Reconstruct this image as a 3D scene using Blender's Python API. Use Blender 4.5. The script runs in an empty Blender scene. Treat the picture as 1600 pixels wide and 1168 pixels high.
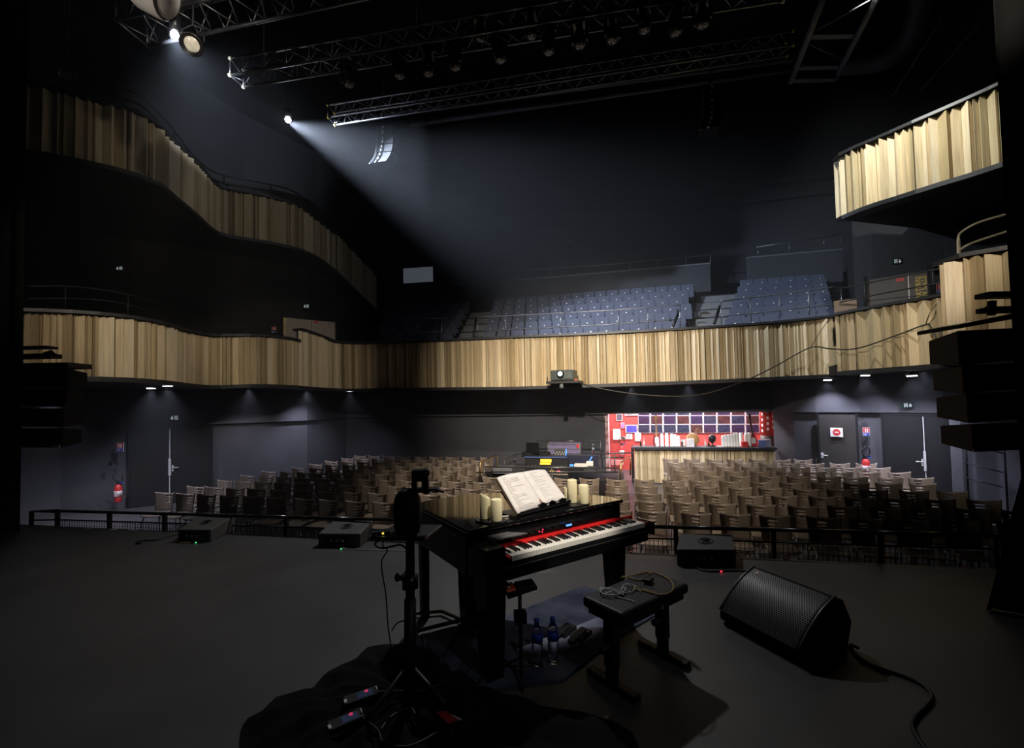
import bpy, math, random
from mathutils import Vector, Matrix
random.seed(7)
C = bpy.context.scene.collection
R = math.radians

# ---------------------------------------------------------------- camera
F, HOR, KEY, ROLL, CAMZ = 690.0, 628.0, 4.85e-5, 0.021, 1.68
PIT = math.atan(KEY*F); CY = HOR - F*math.tan(PIT); RL = math.atan(ROLL)
FW = Vector((0, math.cos(PIT), math.sin(PIT)))
UP0 = Vector((0, -math.sin(PIT), math.cos(PIT))); RT0 = Vector((1, 0, 0))
RT = RT0*math.cos(RL) - UP0*math.sin(RL); UP = UP0*math.cos(RL) + RT0*math.sin(RL)
EYE = Vector((0, 0, CAMZ))
cd = bpy.data.cameras.new('camera'); cam = bpy.data.objects.new('camera', cd); C.objects.link(cam)
cam.matrix_world = Matrix(((RT.x, UP.x, -FW.x, EYE.x), (RT.y, UP.y, -FW.y, EYE.y), (RT.z, UP.z, -FW.z, EYE.z), (0, 0, 0, 1)))
cd.sensor_width = 36; cd.lens = F*36/1600; cd.shift_y = (CY-584)/1600; cd.clip_start = 0.05; cd.clip_end = 200
bpy.context.scene.camera = cam

def ray(x, y): return FW*F + RT*(x-800) + UP*(CY-y)
def G(x, y, z=0.0):            # photo direction meets the level z
    d = ray(x, y); return EYE + d*((z-CAMZ)/d.z)
def P(x, y, Y):                # photo direction at distance Y
    d = ray(x, y); return EYE + d*(Y/d.y)
AH = R(13.5); HX = Vector((math.cos(AH), -math.sin(AH), 0)); HY = Vector((math.sin(AH), math.cos(AH), 0))
def HV(u, v, z=0.0): return HX*u + HY*v + Vector((0, 0, z))     # hall axes
def PV(x, y, v):
    d = ray(x, y); return EYE + d*(v/d.dot(HY))
def uv(p): return p.dot(HX), p.dot(HY)

# ---------------------------------------------------------------- world, exposure
w = bpy.data.worlds.new('world'); bpy.context.scene.world = w; w.use_nodes = True
w.node_tree.nodes['Background'].inputs[0].default_value = (0.5, 0.6, 0.8, 1)
w.node_tree.nodes['Background'].inputs[1].default_value = 0.0
vs = bpy.context.scene.view_settings
vs.view_transform = 'Standard'; vs.look = 'None'; vs.exposure = 0.0; vs.gamma = 1.0; vs.use_curve_mapping = False

# ---------------------------------------------------------------- lamps
def spot(name, loc, target, power, angle, blend=0.5, color=(1, 1, 1), radius=0.08):
    l = bpy.data.lights.new(name, 'SPOT'); l.energy = power; l.spot_size = R(angle); l.spot_blend = blend
    l.color = color; l.shadow_soft_size = radius
    o = bpy.data.objects.new(name, l); C.objects.link(o); o.location = loc
    o.rotation_euler = (Vector(target)-Vector(loc)).to_track_quat('-Z', 'Y').to_euler()
    return o
def area(name, loc, target, power, sx, sy, color=(1, 1, 1)):
    l = bpy.data.lights.new(name, 'AREA'); l.shape = 'RECTANGLE'; l.size = sx; l.size_y = sy; l.energy = power; l.color = color
    o = bpy.data.objects.new(name, l); C.objects.link(o); o.location = loc
    o.rotation_euler = (Vector(target)-Vector(loc)).to_track_quat('-Z', 'Y').to_euler()
    return o
WARM = (1.0, 0.88, 0.72); COOL = (0.72, 0.82, 1.0); ICE = (0.78, 0.8, 1.0)
L1 = P(270, 57, 5.2); L2 = P(449, 190, 10.6)
spot('spot_front_truss', L1, P(372, 215, 19), 7000, 27, 0.9, COOL, 0.05)
spot('spot_second_truss', L2, HV(3.8, 17.2, 4.9), 13500, 54, 1.0, COOL, 0.05)
spot('wash_centre', HV(-0.8, 3.4, 5.4), HV(-0.9, 12.8, 2.6), 4600, 58, 0.9, WARM, 0.12)
for k_, (x_, y_, Z_, e_) in enumerate(((95, 525, 8.0, 420), (270, 550, 9.9, 560), (450, 560, 12.9, 700))):
    spot('wash_left', HV(-3.5+.4*k_, 3.2, 5.6), P(x_, y_, Z_), e_, 29, 0.7, WARM, 0.08)
spot('wash_upper_left', HV(-3.2, 3.0, 5.8), P(330, 310, 11.5), 160, 40, 0.8, (1, 0.9, 0.75), 0.05)
spot('chair_light', (0.8, 7.0, 7.2), (1.5, 10.7, 0.3), 2700, 74, 0.9, WARM, 0.08)
spot('wash_right', HV(2.0, 3.0, 5.6), P(1400, 520, 9.5), 950, 27, 0.7, WARM, 0.08)
spot('wash_right', HV(2.0, 3.0, 5.6), P(1540, 465, 6.4), 520, 32, 0.8, WARM, 0.08)
spot('wash_upper_right', P(1330, -70, 7.2), P(1390, 275, 9.1), 1500, 66, 0.9, (0.95, 0.97, 0.9), 0.04)
spot('piano_light', (1.2, 0.7, 5.4), (0.26, 3.22, 1.0), 1250, 12.9, 0.5, (1, 0.93, 0.82), 0.05)
spot('stage_light', HV(-2.0, 9.6, 8.6), HV(-2.3, 5.3, 0.0), 1200, 62, 1.0, (0.98, 0.98, 1.0), 0.15)
spot('stage_fill', (2.6, -1.0, 4.5), (0.2, 2.9, 0.4), 60, 34, 1.0, (0.9, 0.93, 1.0), 0.12)  # added fill behind the camera, brightens the piano underside and percussion pad
spot('head_fill', (-3.6, 0.4, 3.0), P(236, 0, 4.3), 300, 15, 1.0, (1, 0.85, 0.72), 0.06)  # added warm fill near the camera to brighten the white moving head

# ---------------------------------------------------------------- materials
MATS = {}
def mat(name, col, rough=0.6, metal=0.0, spec=0.5, var=0.12, scale=8.0, emit=None, es=1.0, alpha=None, trans=0.0, stretch=None, bump=0.0, col2=None, coat=0.0):
    if name in MATS: return MATS[name]
    m = bpy.data.materials.new(name); m.use_nodes = True; n = m.node_tree.nodes; l = m.node_tree.links
    b = n['Principled BSDF']
    tc = n.new('ShaderNodeTexCoord'); mp = n.new('ShaderNodeMapping'); nz = n.new('ShaderNodeTexNoise'); rp = n.new('ShaderNodeValToRGB')
    l.new(tc.outputs['Object'], mp.inputs[0]); l.new(mp.outputs[0], nz.inputs['Vector'])
    if stretch: mp.inputs['Scale'].default_value = stretch
    nz.inputs['Scale'].default_value = scale; nz.inputs['Detail'].default_value = 5
    c1 = [max(0, c*(1-var)) for c in col]; c2 = list(col2) if col2 else [min(1, c*(1+var)) for c in col]
    rp.color_ramp.elements[0].position = 0.3; rp.color_ramp.elements[1].position = 0.7
    rp.color_ramp.elements[0].color = (*c1, 1); rp.color_ramp.elements[1].color = (*c2, 1)
    l.new(nz.outputs['Fac'], rp.inputs[0]); l.new(rp.outputs[0], b.inputs['Base Color'])
    b.inputs['Roughness'].default_value = rough; b.inputs['Metallic'].default_value = metal
    b.inputs['Specular IOR Level'].default_value = spec
    if coat: b.inputs['Coat Weight'].default_value = coat; b.inputs['Coat Roughness'].default_value = 0.03
    if emit: b.inputs['Emission Color'].default_value = (*emit, 1); b.inputs['Emission Strength'].default_value = es
    if trans: b.inputs['Transmission Weight'].default_value = trans
    if bump:
        bm = n.new('ShaderNodeBump'); bm.inputs['Strength'].default_value = bump; bm.inputs['Distance'].default_value = 0.01
        l.new(nz.outputs['Fac'], bm.inputs['Height']); l.new(bm.outputs[0], b.inputs['Normal'])
    m['out'] = 1; MATS[name] = m
    return m
def island_mat(name, cols, rough=0.6, grain=True):
    m = bpy.data.materials.new(name); m.use_nodes = True; n = m.node_tree.nodes; l = m.node_tree.links
    b = n['Principled BSDF']; g = n.new('ShaderNodeNewGeometry'); rp = n.new('ShaderNodeValToRGB')
    l.new(g.outputs['Random Per Island'], rp.inputs[0])
    e = rp.color_ramp.elements
    while len(e) < len(cols): e.new(0.5)
    for i, c in enumerate(cols): e[i].position = i/(len(cols)-1); e[i].color = (*c, 1)
    tc = n.new('ShaderNodeTexCoord'); mp = n.new('ShaderNodeMapping'); nz = n.new('ShaderNodeTexNoise'); mx = n.new('ShaderNodeMix')
    mp.inputs['Scale'].default_value = (30, 30, 1.2); nz.inputs['Scale'].default_value = 1.5; nz.inputs['Detail'].default_value = 6
    l.new(tc.outputs['Object'], mp.inputs[0]); l.new(mp.outputs[0], nz.inputs['Vector'])
    mx.data_type = 'RGBA'; mx.blend_type = 'MULTIPLY'; mx.inputs[0].default_value = 0.5
    r2 = n.new('ShaderNodeValToRGB'); r2.color_ramp.elements[0].color = (0.6, 0.5, 0.4, 1); r2.color_ramp.elements[0].position = 0.3; r2.color_ramp.elements[1].position = 0.6
    l.new(nz.outputs['Fac'], r2.inputs[0]); l.new(rp.outputs[0], mx.inputs[6]); l.new(r2.outputs[0], mx.inputs[7]); l.new(mx.outputs[2], b.inputs['Base Color'])
    b.inputs['Roughness'].default_value = rough
    MATS[name] = m; return m

M_slat = island_mat('pine_slats', [(0.60, 0.48, 0.29), (0.72, 0.60, 0.40), (0.42, 0.33, 0.19), (0.74, 0.64, 0.46), (0.36, 0.28, 0.15), (0.62, 0.53, 0.35)])
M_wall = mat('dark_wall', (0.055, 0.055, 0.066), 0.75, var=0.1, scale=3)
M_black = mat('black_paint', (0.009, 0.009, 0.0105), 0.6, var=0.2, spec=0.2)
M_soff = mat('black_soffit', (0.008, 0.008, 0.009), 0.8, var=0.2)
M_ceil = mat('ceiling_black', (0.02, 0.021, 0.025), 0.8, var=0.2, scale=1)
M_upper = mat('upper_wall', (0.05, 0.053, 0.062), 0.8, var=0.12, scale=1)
M_cap = mat('parapet_cap', (0.02, 0.021, 0.024), 0.45)
M_drape = mat('drape_cloth', (0.004, 0.004, 0.004), 0.95, spec=0.05)
M_metal = mat('black_metal', (0.010, 0.010, 0.011), 0.5, metal=0.0, spec=0.35)
M_steel = mat('steel', (0.6, 0.6, 0.62), 0.35, metal=0.3)
M_alu = mat('aluminium', (0.55, 0.56, 0.58), 0.35, metal=1.0)
M_aludark = mat('truss_dark', (.22, .22, .23), .4, metal=.85)
M_chrome = mat('chrome', (0.8, 0.8, 0.82), 0.12, metal=1.0)
M_brass = mat('brass_rail', (0.75, 0.52, 0.2), 0.3, metal=1.0)
M_gloss = mat('piano_black', (0.006, 0.006, 0.007), 0.06, spec=0.6, coat=1.0, var=0.02)
M_casebk = mat('piano_case_black', (0.004, 0.004, 0.0045), 0.15, spec=0.25, var=0.02)
M_satin = mat('satin_black', (0.008, 0.008, 0.009), 0.35)
M_rubber = mat('rubber', (0.012, 0.012, 0.012), 0.7)
M_leather = mat('leather', (0.012, 0.012, 0.014), 0.5, spec=.3, bump=0.2, scale=60)
M_cloth = mat('black_cloth', (0.007, 0.007, 0.009), 0.95, spec=0.1, bump=0.3, scale=20)
M_red = mat('red_lacquer', (0.6, 0.015, 0.015), 0.3)
M_white = mat('white_plastic', (0.75, 0.75, 0.74), 0.4, var=0.03)
M_ivory = mat('white_keys', (0.8, 0.76, 0.68), 0.3, var=0.03)
M_paper = mat('paper', (0.78, 0.72, 0.68), 0.85, var=0.05, scale=15)
M_ink = mat('ink', (0.3, 0.24, 0.22), 0.9)
M_wax = mat('candle_wax', (0.88, 0.78, 0.48), 0.5, var=0.08, scale=12)
M_seat = mat('seat_fabric', (0.085, 0.10, 0.15), 0.9, var=0.15, scale=30)
M_chair = mat('chair_veneer', (0.23, 0.18, 0.14), 0.42, var=0.18, scale=6, stretch=(1, 1, 8))
M_num = mat('number_plate', (0.85, 0.87, 0.9), 0.3, var=0.02)
M_redp = mat('red_paint', (0.55, 0.03, 0.03), 0.4)
M_redw = mat('bar_red_wall', (0.50, 0.045, 0.035), 0.6, var=0.08)
M_blue = mat('blue_paint', (0.03, 0.08, 0.45), 0.5)
M_orange = mat('orange_red', (0.9, 0.12, 0.04), 0.4)
M_yellow = mat('yellow_paint', (0.8, 0.65, 0.08), 0.5)
M_gold = mat('yellow_lettering', (0.85, 0.62, 0.08), 0.6)
M_lamp = mat('lamp_lens', (1, 1, 1), 0.2, emit=(0.85, 0.9, 1.0), es=70)
M_dl = mat('downlight_lens', (1, 1, 1), 0.2, emit=(0.85, 0.88, 1.0), es=8)
M_led_red = mat('led_red', (0.5, 0, 0), 0.4, emit=(1, 0.03, 0.08), es=2)
M_led_blue = mat('led_blue', (0, 0.05, 0.5), 0.4, emit=(0.1, 0.3, 1), es=2)
M_led_org = mat('led_orange', (0.5, 0.2, 0), 0.4, emit=(1, 0.36, 0.03), es=3)
M_led_grn = mat('led_green', (0, 0.5, 0.2), 0.4, emit=(0.1, 1, 0.3), es=1)
M_tape = mat('white_tape', (0.6, 0.6, 0.6), 0.7)
M_redtape = mat('red_tape', (0.7, 0.08, 0.03), 0.7)
M_cable = mat('cable_black', (0.008, 0.008, 0.008), 0.5)
M_cabley = mat('cable_tan', (0.42, 0.28, 0.10), 0.6)
M_cablew = mat('cable_white', (0.55, 0.54, 0.52), 0.6)
M_sign = mat('exit_sign_face', (0.01, 0.03, 0.025), 0.4)
M_picto = mat('exit_pictogram', (0.6, 0.62, 0.62), 0.5, emit=(0.8, 0.95, 0.95), es=0.25)
M_stairs = mat('stair_tread', (0.16, 0.17, 0.185), 0.7)
M_glass = mat('clear_plastic', (0.9, 0.95, 1.0), 0.03, trans=1.0, var=0.01)
M_lblue = mat('bottle_label', (0.02, 0.07, 0.5), 0.5)
M_case = mat('flight_case', (0.16, 0.13, 0.26), 0.5)

# ---------------------------------------------------------------- mesh builder
class MB:
    def __init__(s): s.v = []; s.f = []; s.sm = []; s.mi = []; s.m = 0; s.smooth = False
    def add(s, vv, ff):
        b = len(s.v); s.v += [Vector(p) for p in vv]
        for f in ff: s.f.append(tuple(b+i for i in f)); s.sm.append(s.smooth); s.mi.append(s.m)
        return s
    def hexa(s, p):   # 4 bottom ccw, 4 top ccw
        return s.add(p, [(3, 2, 1, 0), (4, 5, 6, 7), (0, 1, 5, 4), (1, 2, 6, 5), (2, 3, 7, 6), (3, 0, 4, 7)])
    def box(s, c, d, rz=0.0, mtx=None):
        x, y, z = d[0]/2, d[1]/2, d[2]/2
        p = [Vector(q) for q in ((-x, -y, -z), (x, -y, -z), (x, y, -z), (-x, y, -z), (-x, -y, z), (x, -y, z), (x, y, z), (-x, y, z))]
        if mtx is None: mtx = Matrix.Rotation(rz, 3, 'Z')
        return s.hexa([mtx @ q + Vector(c) for q in p])
    def tube(s, pts, r, n=6, closed=False):
        pts = [Vector(p) for p in pts]; k = len(pts); rs = r if isinstance(r, (list, tuple)) else [r]*k
        vv = []; ff = []; ref = None; old = s.smooth; s.smooth = True
        for i in range(k):
            a = pts[i-1] if (i > 0 or closed) else pts[i]; b = pts[(i+1) % k] if (i < k-1 or closed) else pts[i]
            t = (b-a); t = t.normalized() if t.length > 1e-9 else Vector((0, 0, 1))
            if ref is None:
                ref = t.orthogonal().normalized()
            ref = ref - t*ref.dot(t)
            ref = ref.normalized() if ref.length > 1e-6 else t.orthogonal().normalized()
            o = t.cross(ref)
            for j in range(n):
                a_ = 2*math.pi*j/n; vv.append(pts[i] + (ref*math.cos(a_)+o*math.sin(a_))*rs[i])
        for i in range(k if closed else k-1):
            for j in range(n):
                q = (i+1) % k
                ff.append((i*n+j, i*n+(j+1) % n, q*n+(j+1) % n, q*n+j))
        if not closed: ff.append(tuple(range(n))[::-1]); ff.append(tuple((k-1)*n+j for j in range(n)))
        s.add(vv, ff); s.smooth = old; return s
    def cyl(s, a, b, r0, r1=None, n=12):
        return s.tube([a, b], [r0, r0 if r1 is None else r1], n)
    def lathe(s, prof, c=(0, 0, 0), n=20, mtx=None):
        c = Vector(c); vv = []; ff = []; k = len(prof); old = s.smooth; s.smooth = True
        for r, z in prof:
            for j in range(n):
                a = 2*math.pi*j/n; q = Vector((r*math.cos(a), r*math.sin(a), z))
                vv.append((mtx @ q if mtx else q) + c)
        for i in range(k-1):
            for j in range(n): ff.append((i*n+j, i*n+(j+1) % n, (i+1)*n+(j+1) % n, (i+1)*n+j))
        if prof[0][0] > 1e-4: ff.append(tuple(range(n))[::-1])
        if prof[-1][0] > 1e-4: ff.append(tuple((k-1)*n+j for j in range(n)))
        s.add(vv, ff); s.smooth = old; return s
    def prism(s, poly, z0, z1):
        k = len(poly)
        vv = [(p[0], p[1], z0) for p in poly]+[(p[0], p[1], z1) for p in poly]
        return s.add(vv, [tuple(range(k))[::-1], tuple(range(k, 2*k))]+[(i, (i+1) % k, k+(i+1) % k, k+i) for i in range(k)])
    def extr(s, poly, d):
        d = Vector(d); poly = [Vector(p) for p in poly]; k = len(poly)
        return s.add(poly+[p+d for p in poly], [tuple(range(k))[::-1], tuple(range(k, 2*k))]+[(i, (i+1) % k, k+(i+1) % k, k+i) for i in range(k)])
    def shell(s, fn, nu, nv, th, hole=None):   # fn(i/nu, j/nv) -> point, normal ; thick sheet with holes
        old = s.smooth; s.smooth = True
        fr = []; bk = []
        for i in range(nu+1):
            for j in range(nv+1):
                p, n = fn(i/nu, j/nv); fr.append(p+n*th/2); bk.append(p-n*th/2)
        N = len(fr); cells = {(i, j) for i in range(nu) for j in range(nv) if not (hole and hole(i, j))}
        ix = lambda i, j: i*(nv+1)+j
        ff = []
        for i, j in cells:
            a, b, c, d = ix(i, j), ix(i+1, j), ix(i+1, j+1), ix(i, j+1)
            ff += [(a, b, c, d), (N+d, N+c, N+b, N+a)]
            for di, dj, p, q in ((0, -1, a, b), (1, 0, b, c), (0, 1, c, d), (-1, 0, d, a)):
                if (i+di, j+dj) not in cells: ff.append((q, p, N+p, N+q))
        s.add(fr+bk, ff); s.smooth = old; return s
    def build(s, name, m, parent=None, world=False, bevel=0.0, label=None, cat=None, group=None, kind=None, seg=2):
        me = bpy.data.meshes.new(name); org = Vector((0, 0, 0)); vv = s.v
        if parent is not None and world:
            inv = world_of(parent).inverted(); vv = [inv @ p for p in vv]
        elif parent is None and vv:
            lo = [min(p[i] for p in vv) for i in range(3)]; hi = [max(p[i] for p in vv) for i in range(3)]
            org = Vector(((lo[0]+hi[0])/2, (lo[1]+hi[1])/2, lo[2])); vv = [p-org for p in vv]
        me.from_pydata([tuple(p) for p in vv], [], s.f)
        me.polygons.foreach_set('use_smooth', s.sm)
        ms = m if isinstance(m, (list, tuple)) else [m]
        for q in ms: me.materials.append(q)
        if len(ms) > 1: me.polygons.foreach_set('material_index', s.mi)
        me.update()
        o = bpy.data.objects.new(name, me); C.objects.link(o)
        if parent is not None: o.parent = parent
        else: o.location = org
        if bevel:
            b = o.modifiers.new('bevel', 'BEVEL'); b.width = bevel; b.segments = seg; b.limit_method = 'ANGLE'; b.angle_limit = R(40)
        tag(o, label, cat, group, kind); return o
def world_of(o):
    m = Matrix.Translation(o.location) @ o.rotation_euler.to_matrix().to_4x4()
    return world_of(o.parent) @ m if o.parent else m
def tag(o, label=None, cat=None, group=None, kind=None):
    if label: o['label'] = label
    if cat: o['category'] = cat
    if group: o['group'] = group
    if kind: o['kind'] = kind
    return o
def thing(name, loc, label, cat, rz=0.0, group=None, kind=None):
    o = bpy.data.objects.new(name, None); C.objects.link(o); o.location = loc; o.rotation_euler = (0, 0, rz); o.empty_display_size = 0.1
    return tag(o, label, cat, group, kind)
def dup(root, loc, rz, label=None, group=None):
    r = root.copy(); C.objects.link(r); r.location = loc; r.rotation_euler = (0, 0, rz)
    if label: r['label'] = label
    if group: r['group'] = group
    for ch in list(root.children):
        c = ch.copy(); C.objects.link(c); c.parent = r
        for g in list(ch.children):
            d = g.copy(); C.objects.link(d); d.parent = c
    return r
def lettering(name, body, size, mtx, m, parent=None, depth=0.003, align='CENTER'):
    cu = bpy.data.curves.new(name, 'FONT'); cu.body = body; cu.size = size; cu.extrude = depth; cu.align_x = align; cu.align_y = 'CENTER'
    t = bpy.data.objects.new(name+'_source', cu); C.objects.link(t); bpy.context.view_layer.update()
    me = bpy.data.meshes.new_from_object(t.evaluated_get(bpy.context.evaluated_depsgraph_get()))
    bpy.data.objects.remove(t)
    if parent is not None: mtx = world_of(parent).inverted() @ mtx
    me.transform(mtx); me.materials.clear(); me.materials.append(m)
    o = bpy.data.objects.new(name, me); C.objects.link(o)
    if parent is not None: o.parent = parent
    return o
ORD = 'zeroth first second third fourth fifth sixth seventh eighth ninth tenth eleventh twelfth thirteenth fourteenth fifteenth sixteenth seventeenth eighteenth nineteenth twentieth twenty-first twenty-second twenty-third twenty-fourth twenty-fifth twenty-sixth twenty-seventh twenty-eighth twenty-ninth thirtieth'.split()
def cr(pts, n):   # Catmull-Rom resample of tuples
    out = []; k = len(pts)
    for i in range(k-1):
        p0 = pts[max(i-1, 0)]; p1 = pts[i]; p2 = pts[i+1]; p3 = pts[min(i+2, k-1)]
        for j in range(n):
            t = j/n; out.append(tuple(0.5*(2*b+(c-a)*t+(2*a-5*b+4*c-d)*t*t+(3*b-a-3*c+d)*t**3) for a, b, c, d in zip(p0, p1, p2, p3)))
    out.append(tuple(pts[-1])); return out

class Panel:   # flat rectangle on a wall seen between two photo columns, at depths Z0 and Z1, facing the stage
    def __init__(s, x0, x1, yt, yb, Z0, Z1=None):
        Z1 = Z0 if Z1 is None else Z1; ym = (yt+yb)/2
        a = P(x0, ym, Z0); b = P(x1, ym, Z1); xm = (x0+x1)/2; Zm = (a.y+b.y)/2
        s.zt = P(xm, yt, Zm).z; s.zb = P(xm, yb, Zm).z
        s.o = Vector((a.x, a.y, s.zb)); d = Vector((b.x-a.x, b.y-a.y, 0)); s.w = d.length; s.h = s.zt-s.zb
        s.ux = d.normalized(); s.n = Vector((s.ux.y, -s.ux.x, 0)); s.up = Vector((0, 0, 1))
    def pt(s, a, b, d=0.0): return s.o + s.ux*(a*s.w) + s.up*(b*s.h) + s.n*d
    def slab(s, mb, a0=0, a1=1, b0=0, b1=1, d0=0, d1=0.02):
        return mb.hexa([s.pt(a0, b0, d1), s.pt(a1, b0, d1), s.pt(a1, b0, d0), s.pt(a0, b0, d0), s.pt(a0, b1, d1), s.pt(a1, b1, d1), s.pt(a1, b1, d0), s.pt(a0, b1, d0)])
    def poly(s, mb, pts, d0, d1):
        return mb.extr([s.pt(a, b, d0) for a, b in pts], s.n*(d1-d0))
    def mtx(s, a, b, d, rot=0.0):
        m = Matrix((s.ux, s.up, s.n)).transposed().to_4x4() @ Matrix.Rotation(rot, 4, 'Z')
        m.translation = s.pt(a, b, d); return m

# ================================================================ SETTING
# stage
EA = G(77, 820.7); EB = G(1570, 889); ED = (EB-EA).normalized(); EN = Vector((-ED.y, ED.x, 0))   # front edge, EN points to the hall
M_stage = mat('stage_floor', (0.06, 0.0585, 0.058), 0.5, var=0.18, scale=1.6, bump=0.05)
b = MB(); a0 = EA-ED*9; a1 = EB+ED*9
b.prism([a0, a1, a1-EN*12, a0-EN*12], -0.12, 0.0)
b.build('floor', M_stage, label='dark grey stage floor', cat='floor', kind='structure')
b = MB(); b.prism([a0-EN*0.06, a1-EN*0.06, a1-EN*0.1, a0-EN*0.1], -1.0, -0.12)
b.build('trim_1', M_black, label='black boards closing the stage front', cat='stage front', kind='structure')
M_hall = mat('hall_floor', (0.06, 0.058, 0.06), 0.35, var=0.15, scale=2)
b = MB(); b.prism([HV(-22, 3), HV(16, 3), HV(16, 24), HV(-22, 24)], -1.1, -1.0)
b.build('floor_hall', M_hall, label='dark hall floor under the chairs', cat='floor', kind='structure')

def poly_wall(name, pts, z0, z1, m, th=0.15, n=1, **k):
    b = MB()
    off = []
    for i, p in enumerate(pts):
        q = pts[min(i+1, len(pts)-1)]-pts[max(i-1, 0)]; nn = Vector((-q.y, q.x, 0)).normalized()
        off.append(p+nn*th)
    L = len(pts); vv = []
    for p, q in zip(pts, off):
        for c, z in ((p, z0), (q, z0), (q, z1), (p, z1)): vv.append((c.x, c.y, z))
    ff = []
    for i in range(L-1):
        for j in range(4): ff.append((4*i+j, 4*i+(j+1) % 4, 4*(i+1)+(j+1) % 4, 4*(i+1)+j))
    ff += [(0, 1, 2, 3), (4*L-1, 4*L-2, 4*L-3, 4*L-4)]
    b.add(vv, ff); return b.build(name, m, kind='structure', **k)
def flat(p): return Vector((p.x, p.y, 0))
VW = 15.4; LINT = 1.21
WL = [flat(P(x, 650, Z)) for x, Z in ((-160, 9.0), (-60, 10.4), (35, 11.3), (96, 11.8), (203, 12.3), (268, 12.8), (335, 13.4), (420, 14.3), (480, 15.1))] + [flat(PV(540, 650, VW)), flat(PV(945, 650, VW))]
WR = [flat(PV(1208, 650, VW)), flat(P(1240, 650, 13.2))]+[flat(P(x, 650, Z)) for x, Z in ((1275, 12.7), (1345, 12.0), (1375, 11.6), (1490, 10.5), (1600, 9.5), (1760, 8.0))]
poly_wall('wall_left', WL, -1.0, LINT, M_wall, label='dark grey curved wall on the left under the balcony', cat='wall')
poly_wall('wall_right', WR, -1.0, LINT, M_wall, label='dark grey wall with doors right of the bar', cat='wall')
# bulkhead above, slightly proud of the wall
full = WL+WR
def pull(p, d): return p*(1-d/p.length)
BH = [pull(p, 0.12) for p in full]
poly_wall('wall_back', BH, LINT, 2.3, M_wall, th=0.35, label='dark band of wall running above the doors and bar', cat='wall')
b = MB()
for p, q in zip(BH[:-1], BH[1:]):
    p2, q2 = pull(p, .035), pull(q, .035)
    b.hexa([Vector((p2.x, p2.y, LINT)), Vector((q2.x, q2.y, LINT)), Vector((q.x, q.y, LINT)), Vector((p.x, p.y, LINT)),
            Vector((p2.x, p2.y, LINT+.05)), Vector((q2.x, q2.y, LINT+.05)), Vector((q.x, q.y, LINT+.05)), Vector((p.x, p.y, LINT+.05))])
b.build('trim_2', M_wall, label='thin ledge along the wall over the doors', cat='trim', kind='structure')
# level-one walls behind the side balconies
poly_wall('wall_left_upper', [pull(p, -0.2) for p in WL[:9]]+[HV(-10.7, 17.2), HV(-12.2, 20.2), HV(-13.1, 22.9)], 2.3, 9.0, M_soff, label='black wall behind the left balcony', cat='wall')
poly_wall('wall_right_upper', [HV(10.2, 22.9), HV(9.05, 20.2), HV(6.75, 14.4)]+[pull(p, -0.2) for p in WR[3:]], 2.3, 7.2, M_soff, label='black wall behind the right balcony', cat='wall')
# tall outer shell
SH = [HV(-17.5, 2), HV(-17.5, 12), HV(-16.8, 17), HV(-15.6, 20.5), HV(-13.2, 23)]
poly_wall('wall_left_high', SH, 5.0, 15.5, M_upper, label='high grey side wall above the left balcony', cat='wall')
poly_wall('wall_back_high', [HV(-13.2, 23), HV(12, 23)], 2.3, 15.5, M_upper, label='tall dark back wall above the seats', cat='wall')
poly_wall('wall_right_high', [HV(12, 23), HV(12, 2)], 5.0, 15.5, M_upper, label='high dark side wall on the right', cat='wall')
b = MB(); b.prism([HV(-18, 1), HV(13, 1), HV(13, 23.5), HV(-18, 23.5)], 15.5, 15.7)
b.build('ceiling', M_ceil, label='black hall ceiling', cat='ceiling', kind='structure')
for i, (zz, dd) in enumerate(((11.6, .5), (10.9, .3))):
    b = MB(); b.prism([HV(-8, 23-dd), HV(12, 23-dd), HV(12, 23), HV(-8, 23)], zz, zz+.18)
    b.build('trim_%d' % (3+i), M_upper, label='%s ledge across the back wall' % ('higher' if i == 0 else 'lower'), cat='trim', kind='structure')

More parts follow.
